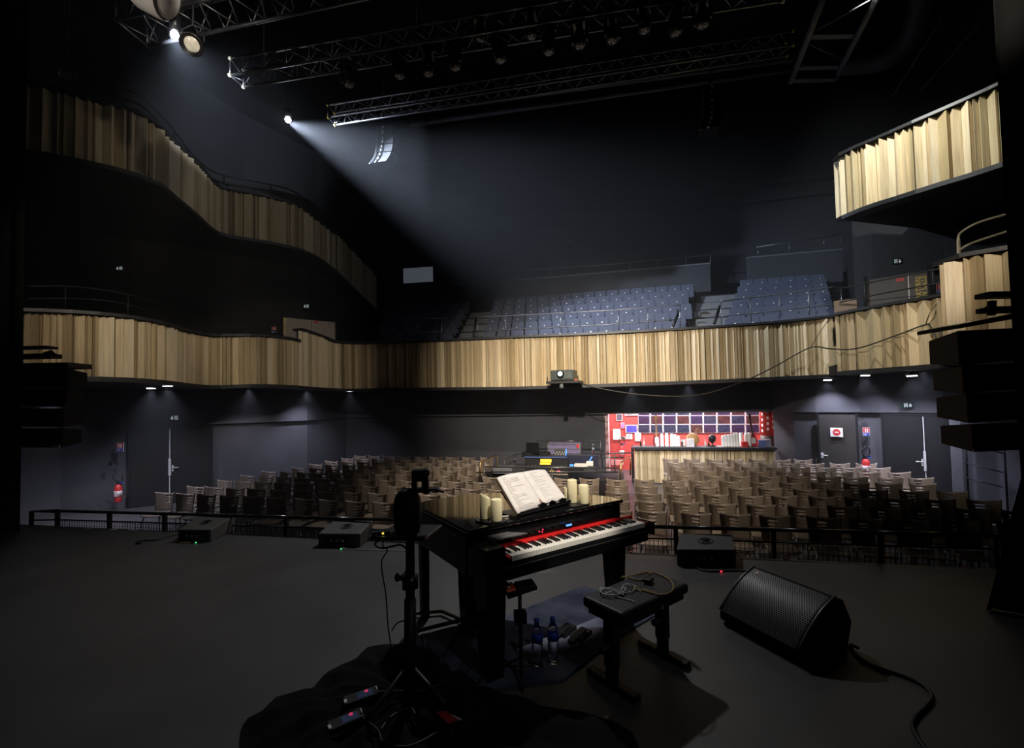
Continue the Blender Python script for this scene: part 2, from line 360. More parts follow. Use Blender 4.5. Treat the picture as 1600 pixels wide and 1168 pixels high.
# ---------------------------------------------------------------- balcony fronts
def parapet(name, label, ctrl, wmin, wmax, seed, n=10, step=None, kind='structure', dmin=.015, dmax=.14):
    rnd = random.Random(seed); pts = cr(ctrl, n)
    q = []
    for x, yt, yb, Z in pts:
        t = P(x, yt, Z); u = P(x, yb, Z); q.append((Vector((t.x, t.y, 0)), t.z, u.z))
    S = [0.0]
    for i in range(1, len(q)): S.append(S[-1]+(q[i][0]-q[i-1][0]).length)
    def at(s):
        s = max(0, min(S[-1], s)); i = 0
        lo, hi = 0, len(S)-1
        while hi-lo > 1:
            m_ = (lo+hi)//2
            if S[m_] <= s: lo = m_
            else: hi = m_
        t = (s-S[lo])/max(1e-9, S[hi]-S[lo]); A, B = q[lo], q[hi]
        return A[0].lerp(B[0], t), A[1]+(B[1]-A[1])*t, A[2]+(B[2]-A[2])*t
    def nrm(s):
        a, c = at(s-.15)[0], at(s+.15)[0]; d = (c-a).normalized(); return Vector((d.y, -d.x, 0))
    mb = MB(); s = 0.0
    while s < S[-1]-.03:
        w1 = rnd.uniform(wmin, wmax)*rnd.choice((.6, 1, 1, 1.3)); w2 = max(.012, rnd.uniform(.12, .5)*w1)
        d = min(dmax, rnd.uniform(.6, 1.15)*w1+dmin); dv = rnd.uniform(.0, .25)*d
        if rnd.random() < .35: w1, w2 = w2, w1
        if rnd.random() < .15: w1 *= .5; w2 *= .5
        e1 = min(S[-1], s+w1); e2 = min(S[-1], s+w1+w2)
        if S[-1]-s < .02: break
        if e2-e1 < .004: e1 = (s+e2)/2
        p0, t0, b0 = at(s); p1, t1, b1 = at(e1); p2, t2, b2 = at(e2); n0, n1, n2 = nrm(s), nrm(e1), nrm(e2)
        co = [(p0+n0*dv, t0, b0), (p1+n1*d, t1, b1), (p2+n2*dmin*.4, t2, b2), (p2-n2*.03, t2, b2), (p0-n0*.03, t0, b0)]
        mb.add([Vector((q_.x, q_.y, bb)) for q_, tt_, bb in co]+[Vector((q_.x, q_.y, tt_-.03)) for q_, tt_, bb in co],
               [(4, 3, 2, 1, 0), (5, 6, 7, 8, 9)]+[(k_, (k_+1) % 5, 5+(k_+1) % 5, 5+k_) for k_ in range(5)])
        s = e2+rnd.choice((.0, .0, .004, .012))*(wmax/.1)
    root = mb.build(name, M_slat, label=label, cat='balcony front', kind=kind)
    def strip(nm, d0, d1, zf0, zf1, m):
        mb = MB(); vv = []; ff = []; K = max(2, int(S[-1]/.35))
        for i in range(K+1):
            p, t, bt = at(S[-1]*i/K); nn = nrm(S[-1]*i/K)
            for d, z in ((d0, zf0(t, bt)), (d1, zf0(t, bt)), (d1, zf1(t, bt)), (d0, zf1(t, bt))): vv.append(Vector((*(p+nn*d).xy, z)))
        for i in range(K):
            for j in range(4): ff.append((4*i+j, 4*i+(j+1) % 4, 4*(i+1)+(j+1) % 4, 4*(i+1)+j))
        ff += [(3, 2, 1, 0), (4*K, 4*K+1, 4*K+2, 4*K+3)]
        mb.add(vv, ff); return mb.build(nm, m, root, world=True)
    strip('top_cap', -.22, .14, lambda t, b: t-.01, lambda t, b: t+.05, M_cap)
    strip('bottom_trim', -.22, .13, lambda t, b: b-.09, lambda t, b: b, M_cap)
    strip('backing', -.08, -.03, lambda t, b: b-.02, lambda t, b: t-.02, M_black)
    return root, at, nrm, S[-1], q

def cz(x, v=13.05): return v/(math.cos(AH)+math.sin(AH)*(x-800)/690)
LOWL = [(-30, 485, 586, 7.2), (38, 487, 587, 7.6), (100, 489, 588, 7.95), (150, 492, 588.5, 8.3), (200, 497, 590, 8.75), (250, 506, 594, 9.4), (300, 520, 600, 10.6), (335, 525, 601.5, 11.3), (400, 525, 600, 12.0), (440, 528, 601, 12.6), (465, 533, 602.5, 13.1)]
LOWC = [(467, 515, 603, 13.15), (500, 526, 605.5, 14.0), (520, 534, 606.5, 14.5), (545, 536.5, 607, 14.75)]+[(x, yt, yb, cz(x)) for x, yt, yb in ((600, 536, 606.3), (700, 532.5, 605), (800, 528, 604), (900, 524, 601), (1000, 519, 597.5), (1100, 513, 593.5), (1200, 506, 589), (1297, 496, 584.5), (1316, 494, 583.5))]
LOWR = [(1306, 493, 580.5, 10.5), (1340, 486, 577.5, 10.15), (1400, 475.5, 573, 9.5), (1440, 469, 570, 9.1), (1478, 462, 566.5, 8.7)]
NOSE = [(1477, 413, 553, 6.85), (1488, 407, 552, 6.65), (1515, 400.5, 550, 6.45), (1550, 395, 547, 6.25), (1620, 385, 541, 5.9), (1700, 372, 532, 5.5)]
UPL = [(-20, 125, 228, 7.9), (41, 134, 236.5, 8.3), (86, 144, 244, 8.5), (137, 158, 254, 8.75), (178, 168, 263, 8.95), (205, 175, 270.5, 9.15), (240, 195, 284, 9.5), (274, 229, 311, 10.3), (301, 253, 333, 11.0), (329, 287, 358, 12.1), (356, 298, 368, 12.5), (411, 308, 377, 13.0), (462, 322, 388, 13.6), (493, 345, 402, 14.4), (520, 366, 422, 15.8)]
UPL2 = [(518, 360, 419, 15.9), (550, 394, 451, 17.6), (585, 431, 484, 19.6)]
UPR = [(1312, 250, 339.5, 10.4), (1318, 243, 337, 10.1), (1341, 232, 327, 9.8), (1372, 219.5, 316, 9.4), (1413, 202, 303.5, 8.9), (1454, 184.5, 290, 8.55), (1495, 167, 278, 8.25), (1555, 140, 258, 7.85), (1640, 100, 228, 7.3)]
PL = parapet('wall_balcony_left', 'curving pine-slat balcony front on the left, lower level', LOWL, .04, .085, 1)
PC = parapet('wall_balcony_centre', 'long pine-slat balcony front below the balcony seats', LOWC, .05, .10, 2)
PR_ = parapet('wall_balcony_right', 'pine-slat balcony front with a cable across it, right of centre', LOWR, .08, .15, 3)
PN = parapet('wall_balcony_nose', 'pine-slat balcony end beside the right speaker array', NOSE, .10, .2, 4)
PUL = parapet('wall_balcony_upper_left', 'dim snaking pine-slat front of the upper left balcony', UPL, .08, .16, 5)
PUL2 = parapet('wall_balcony_upper_left_rear', 'dim rear end of the upper left balcony front', UPL2, .12, .2, 6)
PUR = parapet('wall_balcony_upper_right', 'brightly lit pine-slat front of the upper right balcony', UPR, .07, .13, 8)

# ---------------------------------------------------------------- balcony slabs (soffits)
def slab(name, label, q, outer, dz=0.0, th=0.25):
    a = [Vector((p.x, p.y, b-.07)) for p, t, b in q]; k = len(a)
    # distribute the outer polyline over the same number of points
    S = [0]
    for i in range(1, len(outer)): S.append(S[-1]+(outer[i]-outer[i-1]).length)
    o = []
    for i in range(k):
        s = S[-1]*i/(k-1); j = 0
        while j < len(S)-2 and S[j+1] < s: j += 1
        t = (s-S[j])/max(1e-9, S[j+1]-S[j]); e = outer[j].lerp(outer[j+1], t); o.append(Vector((e.x, e.y, a[i].z+dz)))
    vv = []
    up = Vector((0, 0, th))
    for p, e in zip(a, o): vv += [p, e, e+up, p+up]
    ff = []
    for i in range(k-1):
        for j in range(4): ff.append((4*i+j, 4*i+(j+1) % 4, 4*(i+1)+(j+1) % 4, 4*(i+1)+j))
    ff += [(0, 1, 2, 3), (4*k-1, 4*k-2, 4*k-3, 4*k-4)]
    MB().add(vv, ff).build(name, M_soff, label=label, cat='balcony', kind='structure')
slab('ceiling_left', 'black underside of the lower left balcony', PL[4], [pull(p, -.3) for p in WL[:8]])
slab('ceiling_centre', 'black underside of the centre balcony', PC[4], [pull(p, -.3) for p in [WL[7], WL[8], WL[9], WL[10], WR[0], WR[1]]])
slab('ceiling_right', 'black underside of the right balcony', PR_[4], [pull(p, -.3) for p in WR[2:6]])
slab('ceiling_nose', 'black underside of the balcony end on the right', PN[4], [pull(p, -.5) for p in WR[5:]])
slab('ceiling_upper_left', 'black underside of the upper left balcony', PUL[4], [HV(-17.4, 2), HV(-17.4, 8), HV(-17.4, 12), HV(-16.8, 16.5)])
slab('ceiling_upper_left_rear', 'black underside of the rear upper left balcony', PUL2[4], [HV(-16.7, 17.2), HV(-15.2, 21), HV(-13.0, 22.9)])
slab('ceiling_upper_right', 'black underside of the upper right balcony', PUR[4], [HV(11.9, 15.5), HV(11.9, 8), HV(11.9, 3)])

# ---------------------------------------------------------------- doors
def door_pair(name, xs, Zs, yt, label, handle_side, lintel=LINT-.03, z0=-1.0, lm=None, bar=True):
    lm = lm or M_black
    x0, x1, x2 = xs; Z0, Z1, Z2 = Zs
    root = thing(name, flat(P(x1, 650, Z1))+Vector((0, 0, z0)), label, 'door', kind='structure')
    pn = []
    for i, (a, c, Za, Zc) in enumerate(((x0, x1, Z0, Z1), (x1, x2, Z1, Z2))):
        p = Panel(a, c, 660, 700, Za-.10, Zc-.10); p.o.z = z0; p.zb = z0; p.zt = lintel; p.h = lintel-z0
        mb = MB(); p.slab(mb, .02, .985, .005, .98, 0, .05); lf = mb.build('leaf', lm, root, world=True, bevel=.006)
        mb = MB(); p.slab(mb, -.03 if i == 0 else .98, .02 if i == 0 else 1.03, 0, 1.0, 0, .06)
        p.slab(mb, 0, 1, .98, 1.0, 0, .06); mb.build('frame', M_black, root, world=True)
        pn.append((p, lf))
    p, lf = pn[handle_side]; e = .05 if handle_side else .95; s = 1 if handle_side else -1
    hz = 1.02/p.h
    mb = MB(); mb.cyl(p.pt(e, hz, .05), p.pt(e, hz, .11), .012); mb.tube([p.pt(e, hz, .11), p.pt(e+s*.14, hz, .115)], .011, 8)
    p.slab(mb, e-.02, e+.02, hz-.05, hz+.03, .05, .058); mb.build('handle', M_steel, root, world=True)
    if bar:
        mb = MB(); e2 = -.02 if handle_side else 1.02
        p.slab(mb, e2-.012, e2+.012, .02, .97, .05, .075); p.slab(mb, e2-.03, e2+.03, hz-.1, hz+.12, .05, .10)
        mb.build('locking_bar', M_steel, root, world=True)
    return root, pn
D1, _ = door_pair('door_1', (203, 267, 331), (12.3, 12.8, 13.35), 666, 'black double door with steel locking bar in the left wall', 1)
D2, dp = door_pair('door_3', (1380, 1443, 1486), (11.55, 10.95, 10.55), 650, 'black double door with steel locking bar in the right wall', 0)
# single no-entry door
root = thing('door_2', flat(P(1310, 650, 12.2))+Vector((0, 0, -1)), 'black single door carrying a no-entry sign', 'door', kind='structure')
p = Panel(1281, 1338, 660, 700, 12.5, 11.95); p.o.z = -1; p.zb = -1; p.zt = LINT-.03; p.h = p.zt+1
mb = MB(); p.slab(mb, 0, 1, 0, .985, 0, .05); mb.build('leaf', mat('door_brown_black', (0.03, 0.027, 0.025), 0.5), root, world=True)
mb = MB(); p.slab(mb, -.06, 0, 0, 1, 0, .06); p.slab(mb, 1, 1.06, 0, 1, 0, .06); mb.build('frame', M_black, root, world=True)
mb = MB(); mb.tube([p.pt(.05, .47, .05), p.pt(.05, .47, .1), p.pt(.22, .465, .1)], .012, 8); p.slab(mb, .02, .09, .43, .5, .05, .06); mb.build('handle', M_steel, root, world=True)
sg = thing('no_entry_sign', flat(p.pt(.35, 0, .06))+Vector((0, 0, .5)), 'white square no-entry sign on the black door right of the bar', 'sign')
ps = Panel(1297.5, 1317, 668, 682, 12.25, 12.06)
mb = MB(); ps.slab(mb, 0, 1, 0, 1, 0, .008); mb.build('plate', M_white, sg, world=True)
ci = [(.5+.33*math.cos(a)*ps.h/ps.w*1.1, .5+.36*math.sin(a)) for a in [2*math.pi*i/24 for i in range(24)]]
mb = MB(); ps.poly(mb, ci, .008, .012); mb.build('disc', M_redp, sg, world=True)
mb = MB(); ps.slab(mb, .32, .68, .43, .57, .012, .015); mb.build('bar', M_white, sg, world=True)
# grey pilaster and stair rail right of the right door
p = Panel(1484, 1500, 660, 700, 10.2, 10.1); p.o.z = -1; p.h = 2.1
mb = MB(); p.slab(mb, 0, 1, 0, 1, 0, .1); mb.build('column', mat('pilaster_grey', (.12, .12, .135), .7), label='pale grey pilaster beside the right double door', cat='pilaster', kind='structure')
rl = thing('stair_rail', flat(P(1530, 700, 9.3))+Vector((0, 0, -1)), 'dark metal stair railing by the right wall', 'railing')
for yy in (667, 692, 722, 745):
    mb = MB(); mb.cyl(P(1507, yy, 9.5), P(1567, yy+16, 9.0), .014, n=6); mb.build('rail', M_metal, rl, world=True)
for xx in (1507, 1567):
    mb = MB(); q0 = P(xx, 665, 9.5 if xx < 1540 else 9.0); mb.cyl(q0, Vector((q0.x, q0.y, -1)), .02, n=6); mb.build('post', M_metal, rl, world=True)

# fire-equipment signs (red over blue) and exit signs
def fire_sign(x0, x1, yt, yb, Z, label):
    p = Panel(x0, x1, yt, yb, Z, Z-.03); s = thing('fire_sign', p.pt(.5, 0), label, 'sign', group='fire point signs')
    mb = MB(); p.slab(mb, 0, 1, 0, 1, 0, .008); mb.build('plate', M_white, s, world=True)
    mb = MB(); p.slab(mb, .04, .96, .38, .98, .008, .011); mb.build('red_field', M_redp, s, world=True)
    mb = MB(); p.slab(mb, .04, .96, .02, .34, .008, .011); mb.build('blue_field', M_blue, s, world=True)
    for nm, r4 in (('flame_symbol', (.28, .42, .45, .9)), ('extinguisher_symbol', (.55, .75, .45, .85)), ('hose_symbol', (.2, .5, .12, .22))):
        mb = MB(); p.slab(mb, *r4, .011, .014); mb.build(nm, M_white, s, world=True)
fire_sign(182, 193.5, 691.5, 705, 12.0, 'red and blue fire sign above the left extinguisher')
fire_sign(1348, 1358.5, 667.5, 680.5, 11.75, 'red and blue fire sign above the right extinguisher')
fire_sign(1463, 1474, 443, 457, 10.4, 'red and blue fire sign beside the upper right door')
fire_sign(424.5, 432, 510, 520, 14.2, 'red and blue fire sign beside the upper left door')
def exit_sign(x0, x1, yt, yb, Z, flip, label, dim=False):
    p = Panel(x0, x1, yt, yb, Z, Z); s = thing('exit_sign', p.pt(.5, 0), label, 'sign', group='exit signs')
    mb = MB(); p.slab(mb, 0, 1, 0, 1, -.04, .03); mb.build('housing', M_sign, s, world=True)
    X = (lambda a: a) if flip else (lambda a: 1-a)
    m = M_white if dim else M_picto
    mb = MB()   # down arrow
    p.poly(mb, [(X(.62), .8), (X(.74), .8), (X(.74), .5), (X(.86), .5), (X(.68), .15), (X(.5), .5), (X(.62), .5)] if not flip else [(.86, .5), (.68, .15), (.5, .5), (.62, .5), (.62, .8), (.74, .8), (.74, .5)], .03, .036)
    mb.build('arrow', m, s, world=True)
    mb = MB()   # door with running figure
    p.slab(mb, min(X(.12), X(.17)), max(X(.12), X(.17)), .15, .85, .03, .036); p.slab(mb, min(X(.17), X(.42)), max(X(.17), X(.42)), .78, .85, .03, .036)
    p.slab(mb, min(X(.37), X(.42)), max(X(.37), X(.42)), .15, .85, .03, .036)
    p.slab(mb, min(X(.24), X(.31)), max(X(.24), X(.31)), .35, .6, .03, .036); p.slab(mb, min(X(.25), X(.30)), max(X(.25), X(.30)), .62, .72, .03, .036)
    p.slab(mb, min(X(.22), X(.26)), max(X(.22), X(.26)), .18, .36, .03, .036); mb.build('door_figure', m, s, world=True)
exit_sign(265, 281, 648, 657, 12.55, False, 'small exit sign over the left double door')
exit_sign(1409, 1426, 628.5, 637, 11.0, True, 'small exit sign over the right double door')
exit_sign(473.5, 484, 475, 482, 14.8, False, 'dim exit sign over the upper left door')
exit_sign(1394, 1409, 404, 413, 10.75, True, 'dim exit sign over the upper right door')
exit_sign(181, 194, 416, 423, 12.3, False, 'dim exit sign on the black wall of the left balcony')

# level-one doors
M_door_cream = mat('door_cream', (0.30, 0.26, 0.22), 0.6)
root = thing('door_4', P(485, 530, 14.3), 'cream double door behind the left balcony front', 'door', kind='structure')
p = Panel(442, 523, 500, 545, 14.0, 15.0)
for a, c in ((0, .52), (.53, 1)):
    mb = MB(); p.slab(mb, a, c, 0, 1, 0, .05); mb.build('leaf', M_door_cream, root, world=True)
mb = MB(); p.slab(mb, .56, .66, .92, .97, .05, .056); mb.build('red_label', M_redp, root, world=True)
mb = MB(); p.slab(mb, 1.0, 1.03, 0, 1.1, 0, .08); p.slab(mb, -.03, 0, 0, 1.1, 0, .08); mb.build('frame', M_black, root, world=True)
lettering('lettering', 'PARTERRE', .12, p.mtx(.03, .72, .052, R(90)), M_gold, root)
root = thing('door_5', P(1410, 480, 10.3), 'brown double door with yellow lettering behind the right balcony front', 'door', kind='structure')
p = Panel(1356, 1451, 431, 500, 11.25, 10.45); M_door_br = mat('door_brown', (0.10, 0.085, 0.07), 0.6)
p.zt += .0
for a, c in ((0, .695), (.705, 1)):
    mb = MB(); p.slab(mb, a, c, 0, 1.0, 0, .05); mb.build('leaf', M_door_br, root, world=True)
mb = MB(); p.slab(mb, .695, .705, 0, 1, 0, .055); mb.build('door_edge', M_steel, root, world=True)
mb = MB(); p.slab(mb, .50, .63, .86, .93, .05, .056); mb.build('red_label', M_redp, root, world=True)
mb = MB(); p.slab(mb, 1.0, 1.04, 0, 1.1, 0, .1); p.slab(mb, -.05, 0, 0, 1.1, 0, .1); mb.build('frame', M_black, root, world=True)
lettering('lettering', 'PARTERRE', .135, p.mtx(.855, .63, .052, R(90)), M_gold, root)
lettering('lettering', 'EN SALLE', .135, p.mtx(.945, .65, .052, R(90)), M_gold, root)
# control-room window high on the left of the back wall
root = thing('window_1', P(653, 442, 21.5), 'pale control room window above the left seats', 'window', kind='structure')
p = Panel(630.5, 677, 418, 441.5, 21.9, 21.7)
mb = MB(); p.slab(mb, 0, 1, 0, 1, 0, .02); mb.build('pane', mat('booth_glass', (0.25, 0.27, 0.3), 0.15, emit=(0.5, 0.56, 0.68), es=0.10, var=.25, scale=.8), root, world=True)
mb = MB(); p.slab(mb, -.03, 0, -.03, 1.03, 0, .05); p.slab(mb, 1, 1.03, -.03, 1.03, 0, .05); p.slab(mb, 0, 1, 1, 1.04, 0, .05); p.slab(mb, 0, 1, -.04, 0, 0, .05)
mb.build('window_frame', M_black, root, world=True)

# ================================================================ BALCONY SEATING
RZ = -AH
V0, VP, Z0S, ZP, NR = 14.6, 0.9, 3.2, 0.45, 6
def aisleL(v): t = (v-14.2)/5.6; return -5.66+t*(-6.6+5.66), -4.58+t*(-5.6+4.58)
def aisleR(v): t = (v-14.2)/5.6; return 2.07+t*(3.76-2.07), 3.09+t*(5.1-3.09)
M_tier = mat('tier_black', (0.02, 0.021, 0.025), 0.8)
for i in range(NR+1):
    v = V0-.55+VP*i; z = Z0S+ZP*i
    mb = MB(); v2 = v+VP if i < NR else 22.9
    ua_, ub_ = -9.2-.5*(v-V0), 6.5+.40*(v-V0)
    mb.prism([HV(ua_, v), HV(ub_, v), HV(ub_, v2), HV(ua_, v2)], z-.62, z)
    mb.build('floor_tier', M_tier, label='stepped black floor, %s tier of the balcony seats' % ORD[i+1], cat='floor', kind='structure')
mb = MB(); mb.prism([HV(-10.4, 13.2), HV(6.6, 13.2), HV(6.6, V0-.55), HV(-10.4, V0-.55)], 2.6, 2.75)
mb.build('floor_balcony_front', M_tier, label='walkway floor behind the centre balcony front', cat='floor', kind='structure')
def low_wall(name, xa, xb, label, ztop):
    a, c = flat(PV(xa, 430, 20.2)), flat(PV(xb, 430, 20.2)); d = HY*.18
    mb = MB(); mb.prism([a, c, c+d, a+d], 4.5, ztop); o = mb.build(name, M_upper, label=label, cat='wall', kind='structure')
    mb = MB(); mb.prism([a-HY*.04, c-HY*.04, c+d, a+d], ztop, ztop+.06); mb.build('top_cap', mat('cap_grey', (.15, .155, .17), .5), o, world=True)
low_wall('wall_seats_left', 585, 726, 'low wall behind the left balcony seats', 7.42)
low_wall('wall_seats_centre', 774, 1110, 'low wall behind the centre balcony seats', 7.4)
low_wall('wall_seats_right', 1169, 1317, 'low wall behind the right balcony seats', 7.5)

seat0 = thing('theatre_seat', (0, 0, 0), 'x', 'seat')
def rr(w, h, r, n=4):   # rounded rectangle outline in x,z
    o = []
    for cx, cz_, a0 in ((w/2-r, h-r, 0), (-w/2+r, h-r, 90)):
        for i in range(n+1): a = R(a0+90*i/n); o.append((cx+r*math.cos(a), cz_+r*math.sin(a)))
    return o+[(-w/2, 0), (w/2, 0)]
mb = MB(); mb.extr([(x, .22+.10*z, .38+z) for x, z in rr(.46, .58, .06)], (0, .07, -.01)); mb.build('backrest', M_seat, seat0, bevel=.01)
mb = MB(); mb.extr([(x, .05+.12*z, .36+z) for x, z in rr(.44, .40, .07)], (0, .09, -.01)); mb.build('seat_cushion', M_seat, seat0, bevel=.015)
mb = MB(); mb.box((.25, .12, .56), (.05, .32, .05)); mb.box((.25, .2, .28), (.03, .10, .56)); mb.build('armrest', M_black, seat0)
mb = MB(); mb.box((0, .2, .19), (.3, .08, .38)); mb.build('pedestal', M_black, seat0)
mb = MB(); mb.box((.0, .06, .74), (.042, .006, .028)); mb.build('number_plate', M_num, seat0)
firstseat = True
rs = random.Random(3)
for i in range(NR):
    v = V0+VP*i; z = Z0S+ZP*i
    lL, rL = aisleL(v); lR, rR = aisleR(v)
    blocks = (('left', -8.9-.5*(v-V0), lL-.05), ('middle', rL+.05, lR-.05), ('right', rR+.05, 6.4+.42*(v-V0)))
    for bn, ua, ub in blocks:
        n = int((ub-ua)/.505); off = (ub-ua-n*.505)/2
        for k in range(n):
            if bn == 'left': u = ub-.25-k*.505
            else: u = ua+.25+k*.505
            lab = 'blue-grey folding theatre seat, %s from the aisle, %s row up, %s balcony block' % (ORD[k+1], ORD[i+1], bn)
            if bn == 'middle': lab = 'blue-grey folding theatre seat, %s from the left aisle, %s row up, middle balcony block' % (ORD[k+1], ORD[i+1])
            loc = HV(u, v, z)
            if firstseat:
                seat0.location = loc; seat0.rotation_euler = (0, 0, RZ); seat0['label'] = lab; seat0['group'] = 'folding theatre seats on the balcony'; firstseat = False
            else: dup(seat0, loc, RZ, lab, 'folding theatre seats on the balcony')
# aisle stairs
for fn, nm in ((aisleL, 'left'), (aisleR, 'right')):
    st = thing('aisle_stair', HV(*[sum(fn(14.2))/2, 14.2], 3.2), 'grey stepped aisle climbing between the %s and middle balcony seats' % nm, 'stairs', kind='structure')
    for k in range(12):
        v = 14.05+.45*k; z = Z0S+.225*(k+.4); a, c = fn(v)
        mb = MB(); mb.prism([HV(a+.03, v), HV(c-.03, v), HV(c-.03, v+.47), HV(a+.03, v+.47)], z-.22, z); mb.build('step', M_stairs, st, world=True)

# ---------------------------------------------------------------- railings
def railing(name, label, paths, posts, m=None, r=.015, cat='railing', group=None):
    m = m or M_metal
    p0 = P(*paths[0][0]) if len(paths[0][0]) == 3 else paths[0][0]
    root = thing(name, p0, label, cat, group=group)
    for pa in paths:
        pp = [P(*q) for q in cr(pa, 6)] if len(pa) > 2 else [P(*q) for q in pa]
        mb = MB(); mb.tube(pp, r, 6); mb.build('rail', m, root, world=True)
    for x, y0, y1, Z in posts:
        t = P(x, y0, Z); q = P(x, y1, Z)
        mb = MB(); mb.cyl(t, Vector((t.x, t.y, q.z)), r*.9, n=6); mb.build('post', m, root, world=True)
    return root
M_rail = mat('rail_grey', (0.22, 0.23, 0.25), 0.35, metal=0.8)
def zc(x): return cz(x, 13.35)
railing('balcony_railing', 'grey railing before the left balcony seat block', [[(596, 498.5, zc(596)), (692, 497, zc(692))], [(596, 520, zc(596)), (688, 518, zc(688))]], [(x, 498, 533, zc(x)) for x in (597, 634, 653)]+[(690, 497, 531, zc(690))], M_rail)
railing('balcony_railing', 'grey railing before the middle balcony seat block', [[(745, 495.5, zc(745)), (850, 490, zc(850)), (960, 484, zc(960)), (1064, 476, zc(1064))], [(745, 517, zc(745)), (850, 512, zc(850)), (960, 506, zc(960)), (1055, 499, zc(1055))]], [(x, 495-(x-745)*.061, 528-(x-745)*.055, zc(x)) for x in (746, 790, 876, 966, 1012, 1062)], M_rail)
railing('balcony_railing', 'grey railing before the right balcony seat block', [[(1125, 470, zc(1125)), (1220, 459, zc(1220)), (1318, 446, zc(1318))], [(1128, 494, zc(1128)), (1220, 485, zc(1220)), (1318, 473, zc(1318))]], [(x, 470-(x-1125)*.124, 506-(x-1125)*.1, zc(x)) for x in (1126, 1172, 1217, 1263, 1314)], M_rail)
for nm, x0, y0, x1, y1 in (('left aisle, left side', 689, 497, 685, 527), ('left aisle, right side', 744, 497, 739, 529), ('right aisle, left side', 1062, 484, 1052, 509), ('right aisle, right side', 1125, 478, 1116, 505)):
    mb = MB(); mb.tube([P(x0, y0, cz(x0, 13.9)), P(x1, y1, cz(x1, 13.4))], .04, 6)
    mb.build('aisle_handrail', M_metal, label='short sloping black handrail, foot of the '+nm, cat='handrail')
def zb_(x): return cz(x, 20.3)
railing('rear_railing', 'thin railing on the wall behind the middle balcony seats', [[(778, 425, zb_(778)), (940, 414, zb_(940)), (1112, 398, zb_(1112))]], [(x, 425-(x-778)*.08, 439-(x-778)*.078, zb_(x)) for x in (780, 820, 860, 942, 984, 1028, 1072, 1110)], M_rail, r=.02)
railing('rear_railing', 'thin railing on the wall behind the right balcony seats', [[(1182, 386, zb_(1182)), (1315, 366, zb_(1315))]], [(x, 386-(x-1182)*.15, 400-(x-1182)*.145, zb_(x)) for x in (1184, 1233, 1287, 1313)], M_rail, r=.02)
railing('balcony_railing', 'thin dark railing above the left balcony front', [[(40, 447, 7.7), (102, 447, 8.1), (170, 454, 8.7), (230, 468, 9.4), (290, 488, 10.6)], [(40, 467, 7.7), (102, 466, 8.1), (170, 470, 8.7), (230, 484, 9.4), (285, 500, 10.6)]], [(102, 447, 485, 8.1), (200, 460, 496, 9.0)], M_metal)
railing('balcony_railing', 'thin dark railing by the cream door, left balcony', [[(326, 495, 11.4), (380, 497, 12), (436, 503, 12.7)], [(326, 511, 11.4), (380, 512, 12), (436, 517, 12.7)]], [(342, 495, 523, 11.6), (435, 503, 527, 12.7)], M_metal)
railing('balcony_railing', 'curved black railing above the upper left balcony front', [[(192, 139, 9.3), (222, 151, 9.5), (250, 178, 9.9), (275, 208, 10.5), (305, 246, 11.4), (340, 271, 12.4), (400, 284, 13.2), (455, 297, 14.0), (486, 322, 14.8), (514, 360, 15.8)],
    [(192, 154, 9.3), (222, 166, 9.5), (250, 193, 9.9), (275, 222, 10.5), (305, 258, 11.4), (340, 283, 12.4), (400, 295, 13.2), (455, 309, 14.0), (486, 333, 14.8), (512, 366, 15.8)]],
    [(273, 206, 230, 10.4), (305, 246, 268, 11.4), (350, 274, 298, 12.6), (423, 288, 311, 13.5)], M_metal, r=.025)
railing('balcony_railing', 'curved black railing over the balcony end beside the right speaker array', [[(1497, 400, 6.6), (1497, 372, 6.6), (1504, 361, 6.55), (1530, 347, 6.4), (1578, 333, 6.1)], [(1500, 390, 6.6), (1520, 379, 6.5), (1578, 360, 6.1)]], [(1498, 372, 408, 6.6)], mat('rail_olive', (.12, .11, .08), .4), r=.018)
railing('balcony_railing', 'black railing over the right balcony front with the cable', [[(1312, 451, 10.6), (1380, 437, 9.9), (1440, 425, 9.3), (1474, 419, 9.0)], [(1312, 472, 10.6), (1380, 458, 9.9), (1440, 447, 9.3), (1474, 441, 9.0)]], [(1350, 443, 486, 10.2), (1457, 422, 465, 9.15)], M_metal)
# brown carton and cable on the right of the seats
mb = MB(); p = Panel(1303, 1339, 468, 488, 10.9, 10.6); p.slab(mb, 0, 1, 0, 1, -.3, 0); mb.build('cardboard_box', mat('cardboard', (.16, .11, .075), .8), label='brown cardboard box behind the right end of the balcony front', cat='box')

# ================================================================ AUDIENCE CHAIRS
ch0 = thing('stacking_chair', (0, 0, -1), 'x', 'chair')
def bkp(u, v):
    s = 2*u-1; wv = .188+.04*v**1.6+.015*(1-v)
    z = .47+.36*v + .05*v*v*v*(abs(s)**2.2) - .015*v*(1-abs(s))
    return Vector((wv*s, .19+.10*v - .16*s*s*(.55+.45*v), z))
def bk(u, v):
    e = .01; a_ = bkp(min(1, u+e), v)-bkp(max(0, u-e), v); c_ = bkp(u, min(1, v+e))-bkp(u, max(0, v-e))
    return bkp(u, v), a_.cross(c_).normalized()
def hole(i, j): return 7 <= i <= 12 and j in (7, 9, 11)
mb = MB(); mb.shell(bk, 20, 14, .014, hole); mb.build('backrest', M_chair, ch0)
def st_(u, v):
    s = 2*u-1; return Vector((.21*s*(1-.1*v), -.24+.43*v, .45-.02*v+.015*s*s-(.03*(1-v)**4))), Vector((0, 0, 1))
mb = MB(); mb.shell(st_, 8, 8, .016); mb.build('seat', M_chair, ch0)
